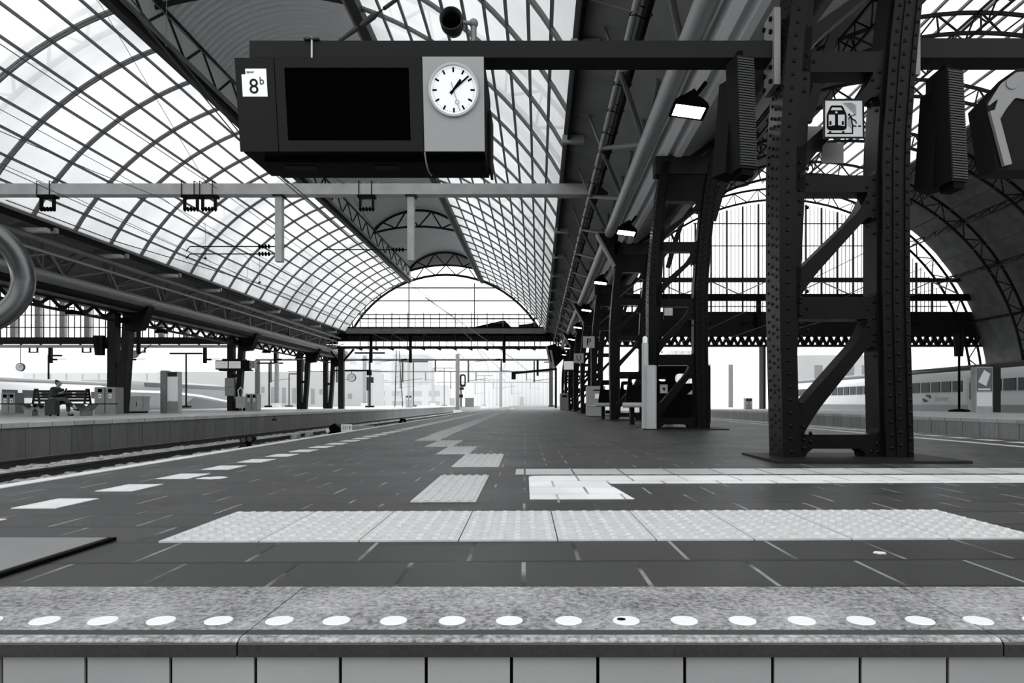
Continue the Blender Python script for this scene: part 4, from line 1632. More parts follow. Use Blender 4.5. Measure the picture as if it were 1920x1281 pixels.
for (x, m_) in ((-13.6, 0), (-10.4, 0), (-2.8, 0)):
    MB().box(x - 0.11, x + 0.11, yg - 0.1, yg + 0.12, 3.75, 6.0).build('drop_post', M['dark'], gt)
    MB().bar((x, yg, 4.0), (x - 2.4, yg, 3.85), 0.035).tube([(x - 0.3, yg, 4.0), (x - 0.75, yg, 3.97)], 0.08, 8).build('insulator_arm', M['dark'], gt)
t = thing('sheet_stack', 'dark tilted sheets lying on the gantry walkway behind the railing', 'sheets', (-4, YE + 0.5, 6.63))
MB().prism([(-5.4, 6.625), (-2.2, 6.63), (-2.75, 7.18), (-3.1, 7.15)], yg + 0.1, yg + 0.35, xz()).build('sheet', M['dark'], t)
MB().box(-1.6, 0.0, yg + 0.1, yg + 0.4, 6.63, 6.85).prism([(-1.4, 6.85), (-0.3, 6.85), (-0.3, 7.0)], yg + 0.1, yg + 0.4, xz()).build('crate', M['truss'], t)
ptl = thing('gantry_pillar', 'tall grey steel pillar at the left end of the walkway gantry', 'pillar', (-16.0, YE + 0.3, 0))
MB().box(-16.22, -15.78, YE + 0.1, YE + 0.5, 0.0, 4.9).build('shaft', M['truss'], ptl)
MB().bar((-15.8, YE + 0.3, 3.9), (-15.0, YE + 0.3, 4.85), 0.14).bar((-16.2, YE + 0.3, 3.9), (-17.0, YE + 0.3, 4.85), 0.14).build('knee_brace', M['iron2'], ptl)

# ------------------------------------------------------------------ columns of the opposite platform
lc = thing('iron_column', 'two-legged dark iron column on the opposite platform, beside the seated person', 'column', (-18.2, 29.8, 0), 'columns of the opposite platform')
MB().box(-0.37, -0.02, -0.2, 0.2, 0, 4.35).build('leg', M['iron2'], lc, world=False)
mb = MB().prism([(0.06, 0), (0.34, 0), (0.50, 2.2), (0.62, 4.35), (0.30, 4.35), (0.2, 2.2)], -0.2, 0.2, xz())
mb.build('leg', M['iron2'], lc, world=False)
mb = MB().box(-0.05, 0.3, -0.15, 0.15, 0, 0.5)
mb.box(-0.05, 0.35, -0.15, 0.15, 2.0, 2.2)
mb.build('web', M['iron2'], lc, world=False)
mb = MB().prism([(0.30, 4.62), (1.45, 4.62), (1.05, 3.62), (0.45, 3.55)], -0.25, 0.25, xz())
mb.build('head_bracket', M['dark'], lc, world=False)
mb = MB()
for k in range(40):
    for yy in (-0.12, 0.0, 0.12):
        mb.hemi((0.345 + 0.16 * min(k * 0.09 / 2.2, 1), yy, 0.1 + 0.09 * k), (1, 0, 0), 0.016, 5)
mb.build('rivet', M['iron'], lc, world=False)['kind'] = 'stuff'
dup(lc, (-18.2, 41.2, 0), 'two-legged dark iron column on the opposite platform, behind the lit display')
dup(lc, (-18.2, 53.0, 0), 'two-legged dark iron column on the opposite platform, third from the left')
dup(lc, (-18.0, 58.8, 0), 'two-legged dark iron column beside the gantry pillar')

# ------------------------------------------------------------------ furniture of the opposite platform
def bench(X, Y, label):
    t = thing('bench', label, 'bench', (X, Y, 0))
    m = MB()
    for k in range(4):
        y = -0.62 + k * 0.13
        m.box(-1.65, 1.65, y, y + 0.1, 0.40, 0.44)
    for k in range(4):
        y = 0.12 + k * 0.13
        m.box(-1.65, 1.65, y, y + 0.1, 0.40, 0.44)
    m.build('seat', M['wood'], t, world=False)
    for s in (-1, 1):
        m = MB()
        for k in range(4):
            z0, z1 = 0.5 + k * 0.105, 0.585 + k * 0.105
            y0, y1 = s * (0.16 - (z0 - 0.44) * 0.22), s * (0.16 - (z1 - 0.44) * 0.22)
            for xa, xb in ((-0.85, -0.05), (0.05, 0.95)):
                m.prism([(y0 - 0.015, z0), (y0 + 0.015, z0), (y1 + 0.015, z1), (y1 - 0.015, z1)], xa, xb, lambda a, b, q: Vector((q, a, b)))
        m.build('backrest', M['wood'], t, world=False)
    for x in (-0.85, -0.05, 0.05, 0.95):
        m = MB()
        for s in (-1, 1):
            m.bar((x, s * 0.165, 0.42), (x, s * 0.05, 0.95), 0.05, 0.05)
        m.build('backrest_frame', M['wood'], t, world=False)
    for x in (-1.0, -0.55, 0.9):
        m = MB().prism([(-0.12, 0.0), (0.12, 0.0), (0.12, 0.16), (0.32, 0.38), (0.32, 0.40), (0.18, 0.40), (0.0, 0.24), (-0.18, 0.40), (-0.32, 0.40), (-0.32, 0.38), (-0.12, 0.16)], -0.16, 0.16, lambda a, b, q: Vector((x + a, q, b)))
        m.build('leg', M['grey'], t, world=False)
    return t


bench(-16.75, 24.1, 'dark slatted double bench on the opposite platform with the seated person')
bench(-21.3, 25.2, 'dark slatted bench cut by the left edge of the picture')


def skin_mesh(name, chains, material, parent, sub=2):
    """chains: list of [(x, y, z, radius), ...]; chains may start at the point another one already has"""
    me = bpy.data.meshes.new(name)
    bm = bmesh.new()
    lay = bm.verts.layers.skin.verify()
    idx = {}

    def vert(p):
        key = tuple(round(c, 4) for c in p[:3])
        if key not in idx:
            v = bm.verts.new(p[:3])
            v[lay].radius = (p[3], p[3])
            idx[key] = v
            if len(idx) == 1:
                v[lay].use_root = True
        return idx[key]
    for ch in chains:
        vs = [vert(p) for p in ch]
        for a, b in zip(vs[:-1], vs[1:]):
            if bm.edges.get((a, b)) is None:
                bm.edges.new((a, b))
    bm.to_mesh(me)
    bm.free()
    o = bpy.data.objects.new('tmp', me)
    C.objects.link(o)
    sk = o.modifiers.new('skin', 'SKIN')
    sk.use_smooth_shade = True
    ss = o.modifiers.new('sub', 'SUBSURF')
    ss.levels = ss.render_levels = sub
    dg = bpy.context.evaluated_depsgraph_get()
    dg.update()
    m2 = bpy.data.meshes.new_from_object(o.evaluated_get(dg))
    m2.name = name
    bpy.data.objects.remove(o)
    m2.materials.clear()
    m2.materials.append(material)
    for p in m2.polygons:
        p.use_smooth = True
    r = bpy.data.objects.new(name, m2)
    C.objects.link(r)
    r.parent = parent
    return r


# seated person: hips on the bench, leaning over a phone, legs crossed towards the right
pe = thing('person', 'person in a dark coat sitting bent over a phone on the bench, legs crossed', 'person', (-16.7, 23.68, 0))
hip = (0.0, 0.0, 0.53, 0.14)
chest = (0.06, 0.0, 0.86, 0.135)
neck0 = (0.12, 0.0, 0.98, 0.06)
neck = (0.155, 0.0, 1.03, 0.052)
chin = (0.195, 0.0, 1.07, 0.068)
head = (0.19, 0.0, 1.13, 0.09)
crown = (0.175, 0.0, 1.175, 0.075)
shl, shr = (0.08, -0.17, 0.92, 0.065), (0.08, 0.17, 0.92, 0.065)
ell, elr = (0.10, -0.22, 0.70, 0.045), (0.10, 0.22, 0.70, 0.045)
wrl, wrr = (0.32, -0.07, 0.80, 0.03), (0.32, 0.05, 0.80, 0.03)
hal, har = (0.37, -0.05, 0.83, 0.03), (0.37, 0.03, 0.83, 0.03)
hpl, hpr = (0.05, -0.09, 0.52, 0.09), (0.05, 0.09, 0.52, 0.09)
knl, knr = (0.47, -0.10, 0.60, 0.065), (0.46, 0.06, 0.49, 0.065)
anl, anr = (0.78, -0.10, 0.28, 0.042), (0.48, 0.05, 0.09, 0.042)
tol, tor = (0.92, -0.11, 0.22, 0.035), (0.64, 0.03, 0.045, 0.035)
chains = [[hip, (0.03, 0, 0.7, 0.125), chest, neck0, neck, chin, head, crown], [chest, shl, ell, wrl, hal], [chest, shr, elr, wrr, har],
          [hip, hpl, knl, anl, tol], [hip, hpr, knr, anr, tor]]
for h, s in ((hal, -1), (har, 1)):
    for k in range(4):
        f0 = (h[0] + 0.02, h[1] + s * (-0.028 + 0.018 * k), h[2] + 0.015, 0.009)
        f1 = (h[0] + 0.055, h[1] + s * (-0.028 + 0.017 * k), h[2] + 0.03 + 0.003 * k, 0.008)
        f2 = (h[0] + 0.07, h[1] + s * (-0.03 + 0.015 * k), h[2] + 0.055, 0.007)
        chains.append([h, f0, f1, f2])
    chains.append([h, (h[0] + 0.01, h[1] - s * 0.03, h[2] + 0.03, 0.01), (h[0] + 0.03, h[1] - s * 0.025, h[2] + 0.06, 0.008)])
skin_mesh('body', chains, M['skin'], pe)
up_ = lambda p, d: (p[0], p[1], p[2], p[3] + d)
skin_mesh('coat', [[up_(hip, 0.035), (0.03, 0, 0.7, 0.155), up_(chest, 0.025), (0.115, 0, 0.975, 0.085)], [up_(chest, 0.025), up_(shl, 0.022), up_(ell, 0.022), up_((0.27, -0.10, 0.775, 0.034), 0.02)],
                   [up_(chest, 0.025), up_(shr, 0.022), up_(elr, 0.022), up_((0.27, 0.09, 0.775, 0.034), 0.02)]], M['cloth'], pe)
skin_mesh('trousers', [[up_((0.03, 0, 0.52, 0.13), 0.012), up_(hpl, 0.012), up_(knl, 0.014), up_((0.75, -0.10, 0.31, 0.045), 0.014)], [up_((0.03, 0, 0.52, 0.13), 0.012), up_(hpr, 0.012), up_(knr, 0.014), up_((0.478, 0.05, 0.13, 0.045), 0.014)]], M['jeans'], pe)
skin_mesh('hair', [[(0.205, 0, 1.195, 0.05), (0.165, 0, 1.175, 0.088), (0.13, 0, 1.12, 0.075), (0.12, 0, 1.06, 0.05)], [(0.165, 0, 1.175, 0.088), (0.09, 0, 1.22, 0.04), (0.06, 0, 1.235, 0.035)]], M['hair'], pe)
for p, q in ((anl, tol), (anr, tor)):
    skin_mesh('shoe', [[(p[0] - 0.03, p[1], p[2] - 0.03, 0.042), (p[0] + 0.05, p[1], p[2] - 0.045, 0.042), (q[0], q[1], q[2] - 0.005, 0.036), (q[0] + 0.03, q[1], q[2] - 0.005, 0.028)]], M['black'], pe)
MB().ball((0.285, -0.032, 1.125), 0.009, 6, 4).ball((0.285, 0.032, 1.125), 0.009, 6, 4).build('eye', M['black'], pe, world=False)
MB().ball((0.288, 0, 1.10), 0.018, 8, 6, (1, 0.7, 1)).build('nose', M['skin'], pe, world=False)
MB().box(0.268, 0.276, -0.02, 0.02, 1.066, 1.072).build('mouth', M['cloth'], pe, world=False)
MB().ball((0.19, -0.09, 1.115), 0.024, 8, 6, (0.7, 0.4, 1.2)).ball((0.19, 0.09, 1.115), 0.024, 8, 6, (0.7, 0.4, 1.2)).build('ear', M['skin'], pe, world=False)
ph = MB().prism([(0.0, 0.0), (0.012, -0.006), (0.072, 0.12), (0.06, 0.126)], -0.035, 0.035, lambda a, b, q: Vector((-16.7 + 0.395 + a, 23.67 + q, 0.83 + b))).build('phone', M['black'])
tag(ph, 'phone held by the person sitting on the bench', 'phone')

t = thing('suitcase', 'small dark upright suitcase in front of the bench', 'suitcase', (-16.4, 23.2, 0))
MB().prism(rounded(rect(-0.17, 0.17, 0.05, 0.52), 0.04), -0.12, 0.12, xz()).build('shell', M['cloth'], t, world=False)
MB().tube([(-0.09, 0.06, 0.5), (-0.09, 0.06, 0.56), (0.09, 0.06, 0.56), (0.09, 0.06, 0.5)], 0.012, 6).build('handle', M['black'], t, world=False)
for sx in (-0.13, 0.13):
    MB().lathe([(0.03, -0.02), (0.03, 0.02)], (sx, 0.09, 0.03), 12, 'x').build('wheel', M['black'], t, world=False)


def bin2(X, Y, w, h, label, grp=None, m='grey'):
    t = thing('waste_bin', label, 'bin', (X, Y, 0), grp)
    MB().prism(rounded(rect(-w / 2, w / 2, 0.0, h), 0.04), 0, 0.55, xz()).build('body', M[m], t, world=False)
    MB().box(-0.012, 0.012, -0.008, 0, 0.05, h - 0.04).build('seam', M['truss'], t, world=False)
    for s in (-1, 1):
        op = MB().plate(rounded(rect(s * w * 0.24 - 0.085, s * w * 0.24 + 0.085, h - 0.22, h - 0.07), 0.05), [], -0.012, 0.0, xz()).build('opening', M['black'], t, world=False)
        MB().box(s * w * 0.24 - 0.06, s * w * 0.24 + 0.06, -0.006, 0, h - 0.45, h - 0.28).build('label_plate', M['white'], t, world=False)
        MB().plate(circ(s * w * 0.24, h - 0.365, 0.03, 10), [], -0.009, -0.006, xz()).build('label_symbol', M['truss'], t, world=False)
    return t


bin2(-17.65, 28.0, 0.86, 1.10, 'large grey twin recycling bin beside the seated person bench', 'twin bins of the opposite platform')
bin2(-23.9, 31.0, 0.62, 0.92, 'grey twin recycling bin near the left edge behind the bench', 'twin bins of the opposite platform')
bin2(-16.7, 40.0, 0.68, 1.0, 'grey twin recycling bin right of the column with the lit display', 'twin bins of the opposite platform')
bin2(-13.6, 72.0, 0.7, 1.3, 'far pale bin behind the gantry pillar on the opposite platform', 'twin bins of the opposite platform', 'palegrey')

t = thing('switch_cabinet', 'low pale grey switch cabinet right of the left column', 'cabinet', (-18.3, 31.2, 0))
MB().box(-0.4, 0.38, 0, 0.5, 0.08, 0.72).build('body', M['palegrey'], t, world=False)
MB().box(-0.44, 0.42, -0.04, 0.54, 0.72, 0.77).build('lid', M['light'], t, world=False)
MB().box(-0.35, 0.33, 0.03, 0.45, 0.0, 0.08).build('plinth', M['dark'], t, world=False)
MB().box(0.0, 0.36, -0.012, 0, 0.12, 0.69).build('door', M['light'], t, world=False)
MB().box(0.05, 0.08, -0.03, -0.012, 0.3, 0.5).build('handle', M['black'], t, world=False)

t = thing('info_pillar', 'grey and glass information pillar on the opposite platform', 'pillar', (-16.1, 30.0, 0))
MB().box(-0.40, -0.14, 0, 0.4, 0, 1.88).build('side_post', M['steel'], t, world=False)
MB().box(-0.14, 0.37, 0.05, 0.35, 0, 1.83).build('display_case', M['light'], t, world=False)
MB().box(-0.11, 0.34, 0.04, 0.05, 0.55, 1.60).build('poster', M['white'], t, world=False)
MB().box(-0.10, 0.30, 0.03, 0.04, 1.62, 1.80).build('poster_header', M['truss'], t, world=False)
MB().box(-0.14, 0.37, 0.03, 0.05, 0.04, 0.5).build('base_panel', M['grey'], t, world=False)

t = thing('info_display', 'lit double train display on the second left column', 'display', (-17.9, 40.6, 2.45))
MB().box(-1.06, 0.90, -0.25, 0.15, -0.02, 0.52).build('housing', M['dark'], t, world=False)
for x0 in (-1.02, -0.26):
    MB().box(x0, x0 + 0.68, -0.27, -0.25, 0.05, 0.46).build('screen', M['display'], t, world=False)
    m = MB()
    for k in range(3):
        m.box(x0 + 0.05, x0 + 0.62, -0.274, -0.27, 0.12 + 0.11 * k, 0.135 + 0.11 * k)
    m.build('text_line', M['steel'], t, world=False)
MB().box(0.92, 1.22, -0.2, 0.1, 0.05, 0.5).build('clock_box', M['palegrey'], t, world=False)
m = MB().plate(circ(1.07, 0.28, 0.12, 20), [circ(1.07, 0.28, 0.1, 20)], -0.215, -0.2, xz())
m.build('clock_ring', M['truss'], t, world=False)
MB().box(-0.7, 0.5, -0.2, 0.45, 0.52, 0.62).box(-0.9, 0.9, -0.2, 0.45, -0.1, -0.02).build('mounting', M['iron2'], t, world=False)
t = thing('junction_box', 'grey tall junction box strapped to the second left column', 'box', (-18.35, 40.9, 0.9))
MB().box(-0.25, 0.3, -0.12, 0.1, 0.0, 1.05).build('body', M['grey'], t, world=False)
MB().box(-0.25, 0.3, -0.125, -0.12, 0.5, 0.515).build('seam', M['dark'], t, world=False)
t = thing('litter_cart', 'pale litter cart standing right of the second left column', 'cart', (-17.45, 40.3, 0))
MB().prism([(-0.3, 0.15), (0.25, 0.15), (0.32, 0.75), (-0.3, 0.75)], 0, 0.45, xz()).build('tub', M['light'], t, world=False)
MB().box(-0.34, 0.36, -0.03, 0.48, 0.75, 0.84).build('lid', M['palegrey'], t, world=False)
MB().tube([(-0.2, 0.2, 0.84), (-0.25, 0.2, 1.2), (-0.1, 0.2, 1.4), (0.05, 0.2, 1.2), (0.0, 0.2, 0.84)], 0.04, 8).build('hoop', M['white'], t, world=False)
for sx in (-0.22, 0.2):
    MB().lathe([(0.09, -0.03), (0.09, 0.03)], (sx, -0.02, 0.09), 14, 'y').build('wheel', M['black'], t, world=False)

# hanging clocks
def hclock(X, Y, Z, r, top, label):
    t = thing('hanging_clock', label, 'clock', (X, Y, Z))
    MB().lathe([(r, -0.08), (r, 0.08)], (0, 0, 0), 28, 'y').build('case', M['truss'], t, world=False)
    MB().lathe([(r * 0.88, -0.095), (r * 0.88, -0.08)], (0, 0, 0), 28, 'y').build('dial', M['dial'], t, world=False)
    m = MB().bar((0, -0.1, 0), (r * 0.4, -0.1, r * 0.45), 0.03, 0.01).bar((0, -0.1, 0), (r * 0.55, -0.1, r * 0.5), 0.02, 0.01)
    m.build('hand', M['black'], t, world=False)
    MB().tube([(0, 0, r), (0, 0, top - Z)], 0.025, 6).build('rod', M['dark'], t, world=False)


hclock(-41.8, 55.5, 3.37, 0.35, 5.0, 'round white clock on a long rod under the left hall girder')
hclock(-15.97, 58.8, 2.65, 0.36, 3.25, 'round white clock hanging from a bracket right of the gantry pillar')
t = thing('clock_bracket', 'thin dark bracket beam with an end box holding the far clock', 'bracket', (-17.5, 58.8, 3.3))
MB().box(-17.6, -14.6, 58.7, 58.9, 3.2, 3.32).box(-14.65, -14.3, 58.6, 59.0, 2.85, 3.32).build('arm', M['dark'], t)

# platform lamps hanging under the left girder
l0 = thing('hanging_lamp', 'dark hanging lamp under the left lattice girder, nearest one', 'lamp', (-17.4, 25.8, 3.9), 'lamps under the left girder')
MB().prism([(-0.24, -0.14), (0.24, -0.14), (0.16, -0.02), (0.05, 0.03), (-0.1, 0.03), (-0.2, -0.04)], -0.2, 0.2, xz()).build('hood', M['black'], l0, world=False)
MB().box(-0.18, 0.18, -0.16, 0.16, -0.155, -0.14).build('lens', M['white'], l0, world=False)
MB().tube([(0, 0, 0), (0, 0, 0.12), (-0.35, 0, 0.15)], 0.02, 6).build('hook', M['dark'], l0, world=False)
for i, Y in enumerate((32.1, 44.5, 50.5)):
    dup(l0, (-17.6, Y, 3.85), 'dark hanging lamp under the left lattice girder, %s one' % ('second', 'third', 'fourth')[i])
t = thing('spotlight', 'round pale spotlight on a dark hanging post beside the left column', 'lamp', (-18.4, 31.6, 2.6))
MB().lathe([(0.17, -0.12), (0.19, 0.0), (0.15, 0.14), (0.05, 0.2)], (-0.18, 0, 0.1), 20, 'y').build('head', M['light'], t, world=False)
MB().box(-0.04, 0.09, -0.06, 0.06, 0.1, 1.36).box(-0.04, 0.6, -0.05, 0.05, 1.3, 1.4).build('post', M['dark'], t, world=False)
MB().bar((0.05, 0, 0.1), (0.6, 0, 0.55), 0.03).build('arm', M['dark'], t, world=False)
t = thing('loudspeaker', 'dark twin loudspeaker on the left side of the nearer left column', 'loudspeaker', (-18.85, 29.5, 2.5))
for dx, a in ((-0.12, 0.06), (0.13, -0.03)):
    MB().prism([(dx - 0.1, 0.85), (dx + 0.08, 0.85), (dx + 0.1 + a, 0.0), (dx - 0.06 + a, 0.0)], -0.1, 0.1, xz()).build('cabinet', M['dark'], t, world=False)
MB().box(0.15, 0.34, 0.1, 0.16, 0.3, 0.6).build('bracket', M['dark'], t, world=False)

# track-side objects
t = thing('dwarf_signal', 'dark low shunting signal with four lenses beside the track', 'signal', (-7.35, 17.4, -0.86))
MB().box(-0.16, 0.16, -0.1, 0.25, 0.0, 0.05).build('base', M['black'], t, world=False)
MB().box(-0.05, 0.05, 0.0, 0.12, 0.05, 0.3).build('stalk', M['black'], t, world=False)
for (x, z) in ((-0.1, 0.14), (0.12, 0.14), (-0.06, 0.38), (0.1, 0.40)):
    MB().lathe([(0.095, -0.14), (0.1, 0.0), (0.07, 0.12)], (x, 0, z), 16, 'y').build('lens_hood', M['black'], t, world=False)
    MB().lathe([(0.07, -0.145), (0.07, -0.14)], (x, 0, z), 14, 'y').build('lens', M['winglass'], t, world=False)
t = thing('shunting_signal', 'small black shunting signal with a white lamp and number board', 'signal', (-8.0, 27, -0.86))
MB().prism([(-0.25, 0.0), (0.2, 0.0), (0.22, 0.35), (0.02, 0.52), (-0.18, 0.42)], -0.1, 0.12, xz()).build('housing', M['black'], t, world=False)
MB().ball((-0.24, -0.12, 0.22), 0.08, 12, 8).build('lamp', M['white'], t, world=False)
MB().box(0.25, 0.68, -0.02, 0.0, 0.2, 0.48).build('number_board', M['white'], t, world=False)
m = MB().text('2218', 0.17, lambda a, b, d: Vector((0.465 + a, -0.024 - d, 0.34 + b)))
m.build('number', M['dark'], t, world=False)
t = thing('shunting_signal', 'small black shunting signal farther along the track', 'signal', (-7.9, 40, -0.86))
MB().prism([(-0.3, 0.0), (0.3, 0.0), (0.15, 0.4), (-0.1, 0.45)], -0.1, 0.12, xz()).build('housing', M['black'], t, world=False)
MB().ball((0.05, -0.12, 0.25), 0.07, 12, 8).build('lens', M['winglass'], t, world=False)
for i, (x, y, l, lab) in enumerate(((-8.9, 24.6, 0.5, 'left one of two pale track boxes between the rails'), (-8.95, 26.2, 0.45, 'right one of two pale track boxes between the rails'), (-8.6, 33, 1.3, 'long pale track box beyond the shunting signal'))):
    o = MB().prism(rounded(rect(-l / 2, l / 2, 0, 0.2), 0.06), 0, 0.4, lambda a, b, q: Vector((x + a, y + q, -0.84 + b))).build('track_box', M['palegrey'])
    tag(o, lab, 'track box')
t = thing('wall_bracket', 'dark cable bracket on the side wall of the opposite platform', 'bracket', (-11.75, 30.3, -0.3))
MB().box(-0.45, 0.55, -0.0, 0.06, -0.03, 0.06).box(-0.5, -0.42, 0, 0.06, -0.25, 0.25).box(0.28, 0.34, 0, 0.06, -0.03, 0.26).build('rack', M['black'], t, world=False)
t.rotation_euler.z = PI / 2

# ------------------------------------------------------------------ things between the columns of our platform
t = thing('help_post', 'pale grey cylindrical help post in front of the second column', 'post', (1.83, 11.35, 0))
MB().lathe([(0.095, 0), (0.095, 1.04), (0.088, 1.06), (0.03, 1.065)], (0.02, 0, 0), 28).build('lower_cylinder', M['tube'], t, world=False)
MB().lathe([(0.055, 1.05), (0.055, 1.42), (0.05, 1.44)], (-0.06, 0.1, 0), 20).lathe([(0.055, 0), (0.055, 1.05)], (-0.06, 0.1, 0), 20).build('upper_tube', M['palegrey'], t, world=False)
MB().lathe([(0.042, 1.44), (0.042, 1.53), (0.02, 1.55)], (-0.06, 0.1, 0), 16).build('beacon', M['white'], t, world=False)
MB().box(-0.16, 0.16, -0.13, 0.2, 0.0005, 0.012).build('foot_plate', M['steel'], t, world=False)

t = thing('smoking_shelter', 'black glass-fronted smoking shelter panel behind the second column', 'shelter', (2.6, 12.6, 0))
MB().plate(rounded(rect(-0.52, 0.55, 0.06, 1.12), 0.03), [rounded(rect(-0.40, -0.26, 0.84, 0.94), 0.05), rounded(rect(-0.10, 0.28, 0.80, 0.98), 0.09)], 0, 0.06, xz()).build('panel', M['black'], t, world=False)
MB().box(-0.52, 0.55, -0.02, 0.08, 1.12, 1.145).build('top_rail', M['palegrey'], t, world=False)
MB().box(-0.38, -0.24, -0.006, 0, 0.62, 0.78).build('notice', M['palegrey'], t, world=False)
m = MB().prism([(0.12, 0.6), (0.28, 0.6), (0.28, 0.74)], -0.006, 0, xz())
m.build('notice', M['palegrey'], t, world=False)
m = MB().prism([(-0.34, 0.72), (-0.28, 0.72), (-0.30, 0.66)], -0.01, -0.006, xz())
m.build('notice_symbol', M['black'], t, world=False)
for sx in (-0.48, 0.51):
    MB().box(sx - 0.03, sx + 0.03, 0, 0.06, 0, 0.06).build('foot', M['dark'], t, world=False)
t = thing('smoking_zone_sign', 'dark hanging smoking zone sign with a pale square behind the second column', 'sign', (2.6, 13.2, 2.1))
MB().box(-0.2, 0.62, 0, 0.08, -0.05, 0.30).build('board', M['dark'], t, world=False)
MB().box(-0.19, -0.03, -0.006, 0, 0.02, 0.2).build('pictogram_plate', M['light'], t, world=False)
MB().text('Rookzone', 0.14, lambda a, b, d: Vector((0.0 + a, -0.004 - d, 0.21 + b)), align='LEFT').build('lettering', M['palegrey'], t, world=False)
MB().box(-0.1, -0.08, 0.03, 0.05, 0.3, 2.9).box(0.5, 0.52, 0.03, 0.05, 0.3, 2.9).build('hanger', M['dark'], t, world=False)


def letter_sign(X, Y, Z, s, ch, label):
    t = thing('letter_sign', label, 'sign', (X, Y, Z))
    MB().box(-s / 2, s / 2, 0, 0.03, 0, s).build('plate', M['clockgrey'], t, world=False)
    MB().text(ch, s * 0.8, lambda a, b, d: Vector((a, -0.004 - d, s * 0.5 + b))).build('letter', M['black'], t, world=False)
    MB().box(s / 2 - 0.4, s / 2 - 0.36, 0.03, 0.2, s * 0.4, s * 0.6).build('bracket', M['dark'], t, world=False)


letter_sign(1.72, 23.6, 2.34, 0.4, 'P', 'grey plate with a letter P on the fourth column')
letter_sign(1.75, 30.0, 2.2, 0.42, 'U', 'grey plate with a letter U on the fifth column')
t = thing('lit_sign', 'lit white sign box between the columns far along the platform', 'sign', (1.58, 36.4, 2.25))
MB().box(-0.28, 0.28, 0, 0.15, -0.06, 0.46).build('housing', M['dark'], t, world=False)
MB().box(-0.25, 0.27, -0.01, 0, -0.02, 0.42).build('lit_face', M['display'], t, world=False)
t = thing('vending_cabinet', 'grey upright cabinet with label in front of the fourth column', 'cabinet', (1.93, 23.0, 0))
MB().prism(rounded(rect(-0.32, 0.3, 0.02, 1.02), 0.05), 0, 0.5, xz()).build('body', M['grey'], t, world=False)
MB().box(-0.05, 0.12, -0.01, 0, 0.6, 0.76).build('label_plate', M['white'], t, world=False)
MB().box(-0.1, 0.25, -0.012, 0, 0.86, 0.90).build('slot', M['black'], t, world=False)
MB().box(-0.28, 0.28, -0.03, 0.0, 0.34, 0.38).build('ledge', M['palegrey'], t, world=False)
for i, (X, Y) in enumerate(((2.15, 18.9), (2.35, 14.6))):
    t = thing('platform_chair', ['dark high-backed platform seats behind the third column', 'dark high-backed platform seats behind the second column'][i], 'seat', (X, Y, 0), 'platform seats between the columns')
    for k in range(2):
        x = -0.28 + 0.56 * k
        m = MB().plate(rounded([(x - 0.24, 0.42), (x + 0.24, 0.42), (x + 0.16, 1.05), (x - 0.14, 1.05)], 0.05), [rounded(rect(x - 0.08, x + 0.1, 0.82, 0.95), 0.04)], 0, 0.06, lambda a, b, q: Vector((a, q + (b - 0.4) * 0.2, b)))
        m.build('backrest', M['black'], t, world=False)
        MB().box(x - 0.24, x + 0.24, -0.42, 0.02, 0.38, 0.43).build('seat_pan', M['dark'], t, world=False)
    MB().tube([(-0.62, -0.44, 0.40), (0.56, -0.44, 0.40)], 0.055, 10).build('front_roll', M['palegrey'], t, world=False)
    for x in (-0.4, 0.4):
        MB().box(x - 0.04, x + 0.04, -0.3, -0.05, 0, 0.38).build('leg', M['dark'], t, world=False)
t = thing('waste_bin', 'dull grey bin beyond the sixth column of our platform', 'bin', (1.75, 45, 0))
MB().prism(rounded(rect(-0.35, 0.25, 0, 1.1), 0.05), 0, 0.5, xz()).build('body', M['grey'], t, world=False)
MB().box(-0.2, 0.1, -0.01, 0, 0.85, 0.98).build('opening', M['black'], t, world=False)
for i, (X, Y, Z) in enumerate(((1.25, 50, 3.6), (1.0, 54, 4.2))):
    t = thing('tilted_display', ['dark tilted display hanging near the far end of our platform', 'dark tilted display under the right end of the gantry'][i], 'display', (X, Y, Z))
    MB().prism([(-0.35, 0.75), (0.4, 0.95), (0.5, 0.05), (-0.1, -0.6)], 0, 0.5, xz()).build('housing', M['dark'], t, world=False)
    MB().bar((-0.38, -0.01, 0.72), (-0.12, -0.01, -0.6), 0.14, 0.04).build('pale_edge', M['palegrey'], t, world=False)
    MB().tube([(0.2, 0.25, 0.85), (0.2, 0.25, 1.7 if i == 0 else 1.3)], 0.04, 6).build('hanger', M['dark'], t, world=False)

# ------------------------------------------------------------------ right hall platform furniture
t = thing('advert_pillar', 'pale advertising pillar with poster and dark post on the right platform', 'pillar', (22.2, 34, 0))
MB().box(-0.6, 0.35, 0, 0.4, 0, 2.25).build('case', M['light'], t, world=False)
MB().prism(rect(-0.55, 0.2, 1.05, 2.2), -0.02, 0, xz()).build('poster', M['steel'], t, world=False)
MB().prism([(-0.5, 1.5), (-0.1, 1.3), (0.1, 1.9), (-0.2, 2.1)], -0.03, -0.02, xz()).prism(rect(-0.5, 0.1, 1.1, 1.18), -0.03, -0.02, xz()).build('poster_print', M['white'], t, world=False)
MB().box(-0.55, 0.2, -0.02, 0, 0.3, 0.98).build('lower_panel', M['white'], t, world=False)
MB().box(0.25, 0.62, -0.03, 0.43, 0, 2.28).build('side_post', M['truss'], t, world=False)
t = thing('platform_post', 'tall dark post on a round foot on the right platform', 'post', (22.0, 36, 0))
MB().tube([(0, 0, 0), (0, 0, 4.0)], 0.06, 10).build('shaft', M['dark'], t, world=False)
MB().lathe([(0.5, 0), (0.5, 0.1), (0.1, 0.16)], (0, 0, 0), 20).build('foot', M['dark'], t, world=False)
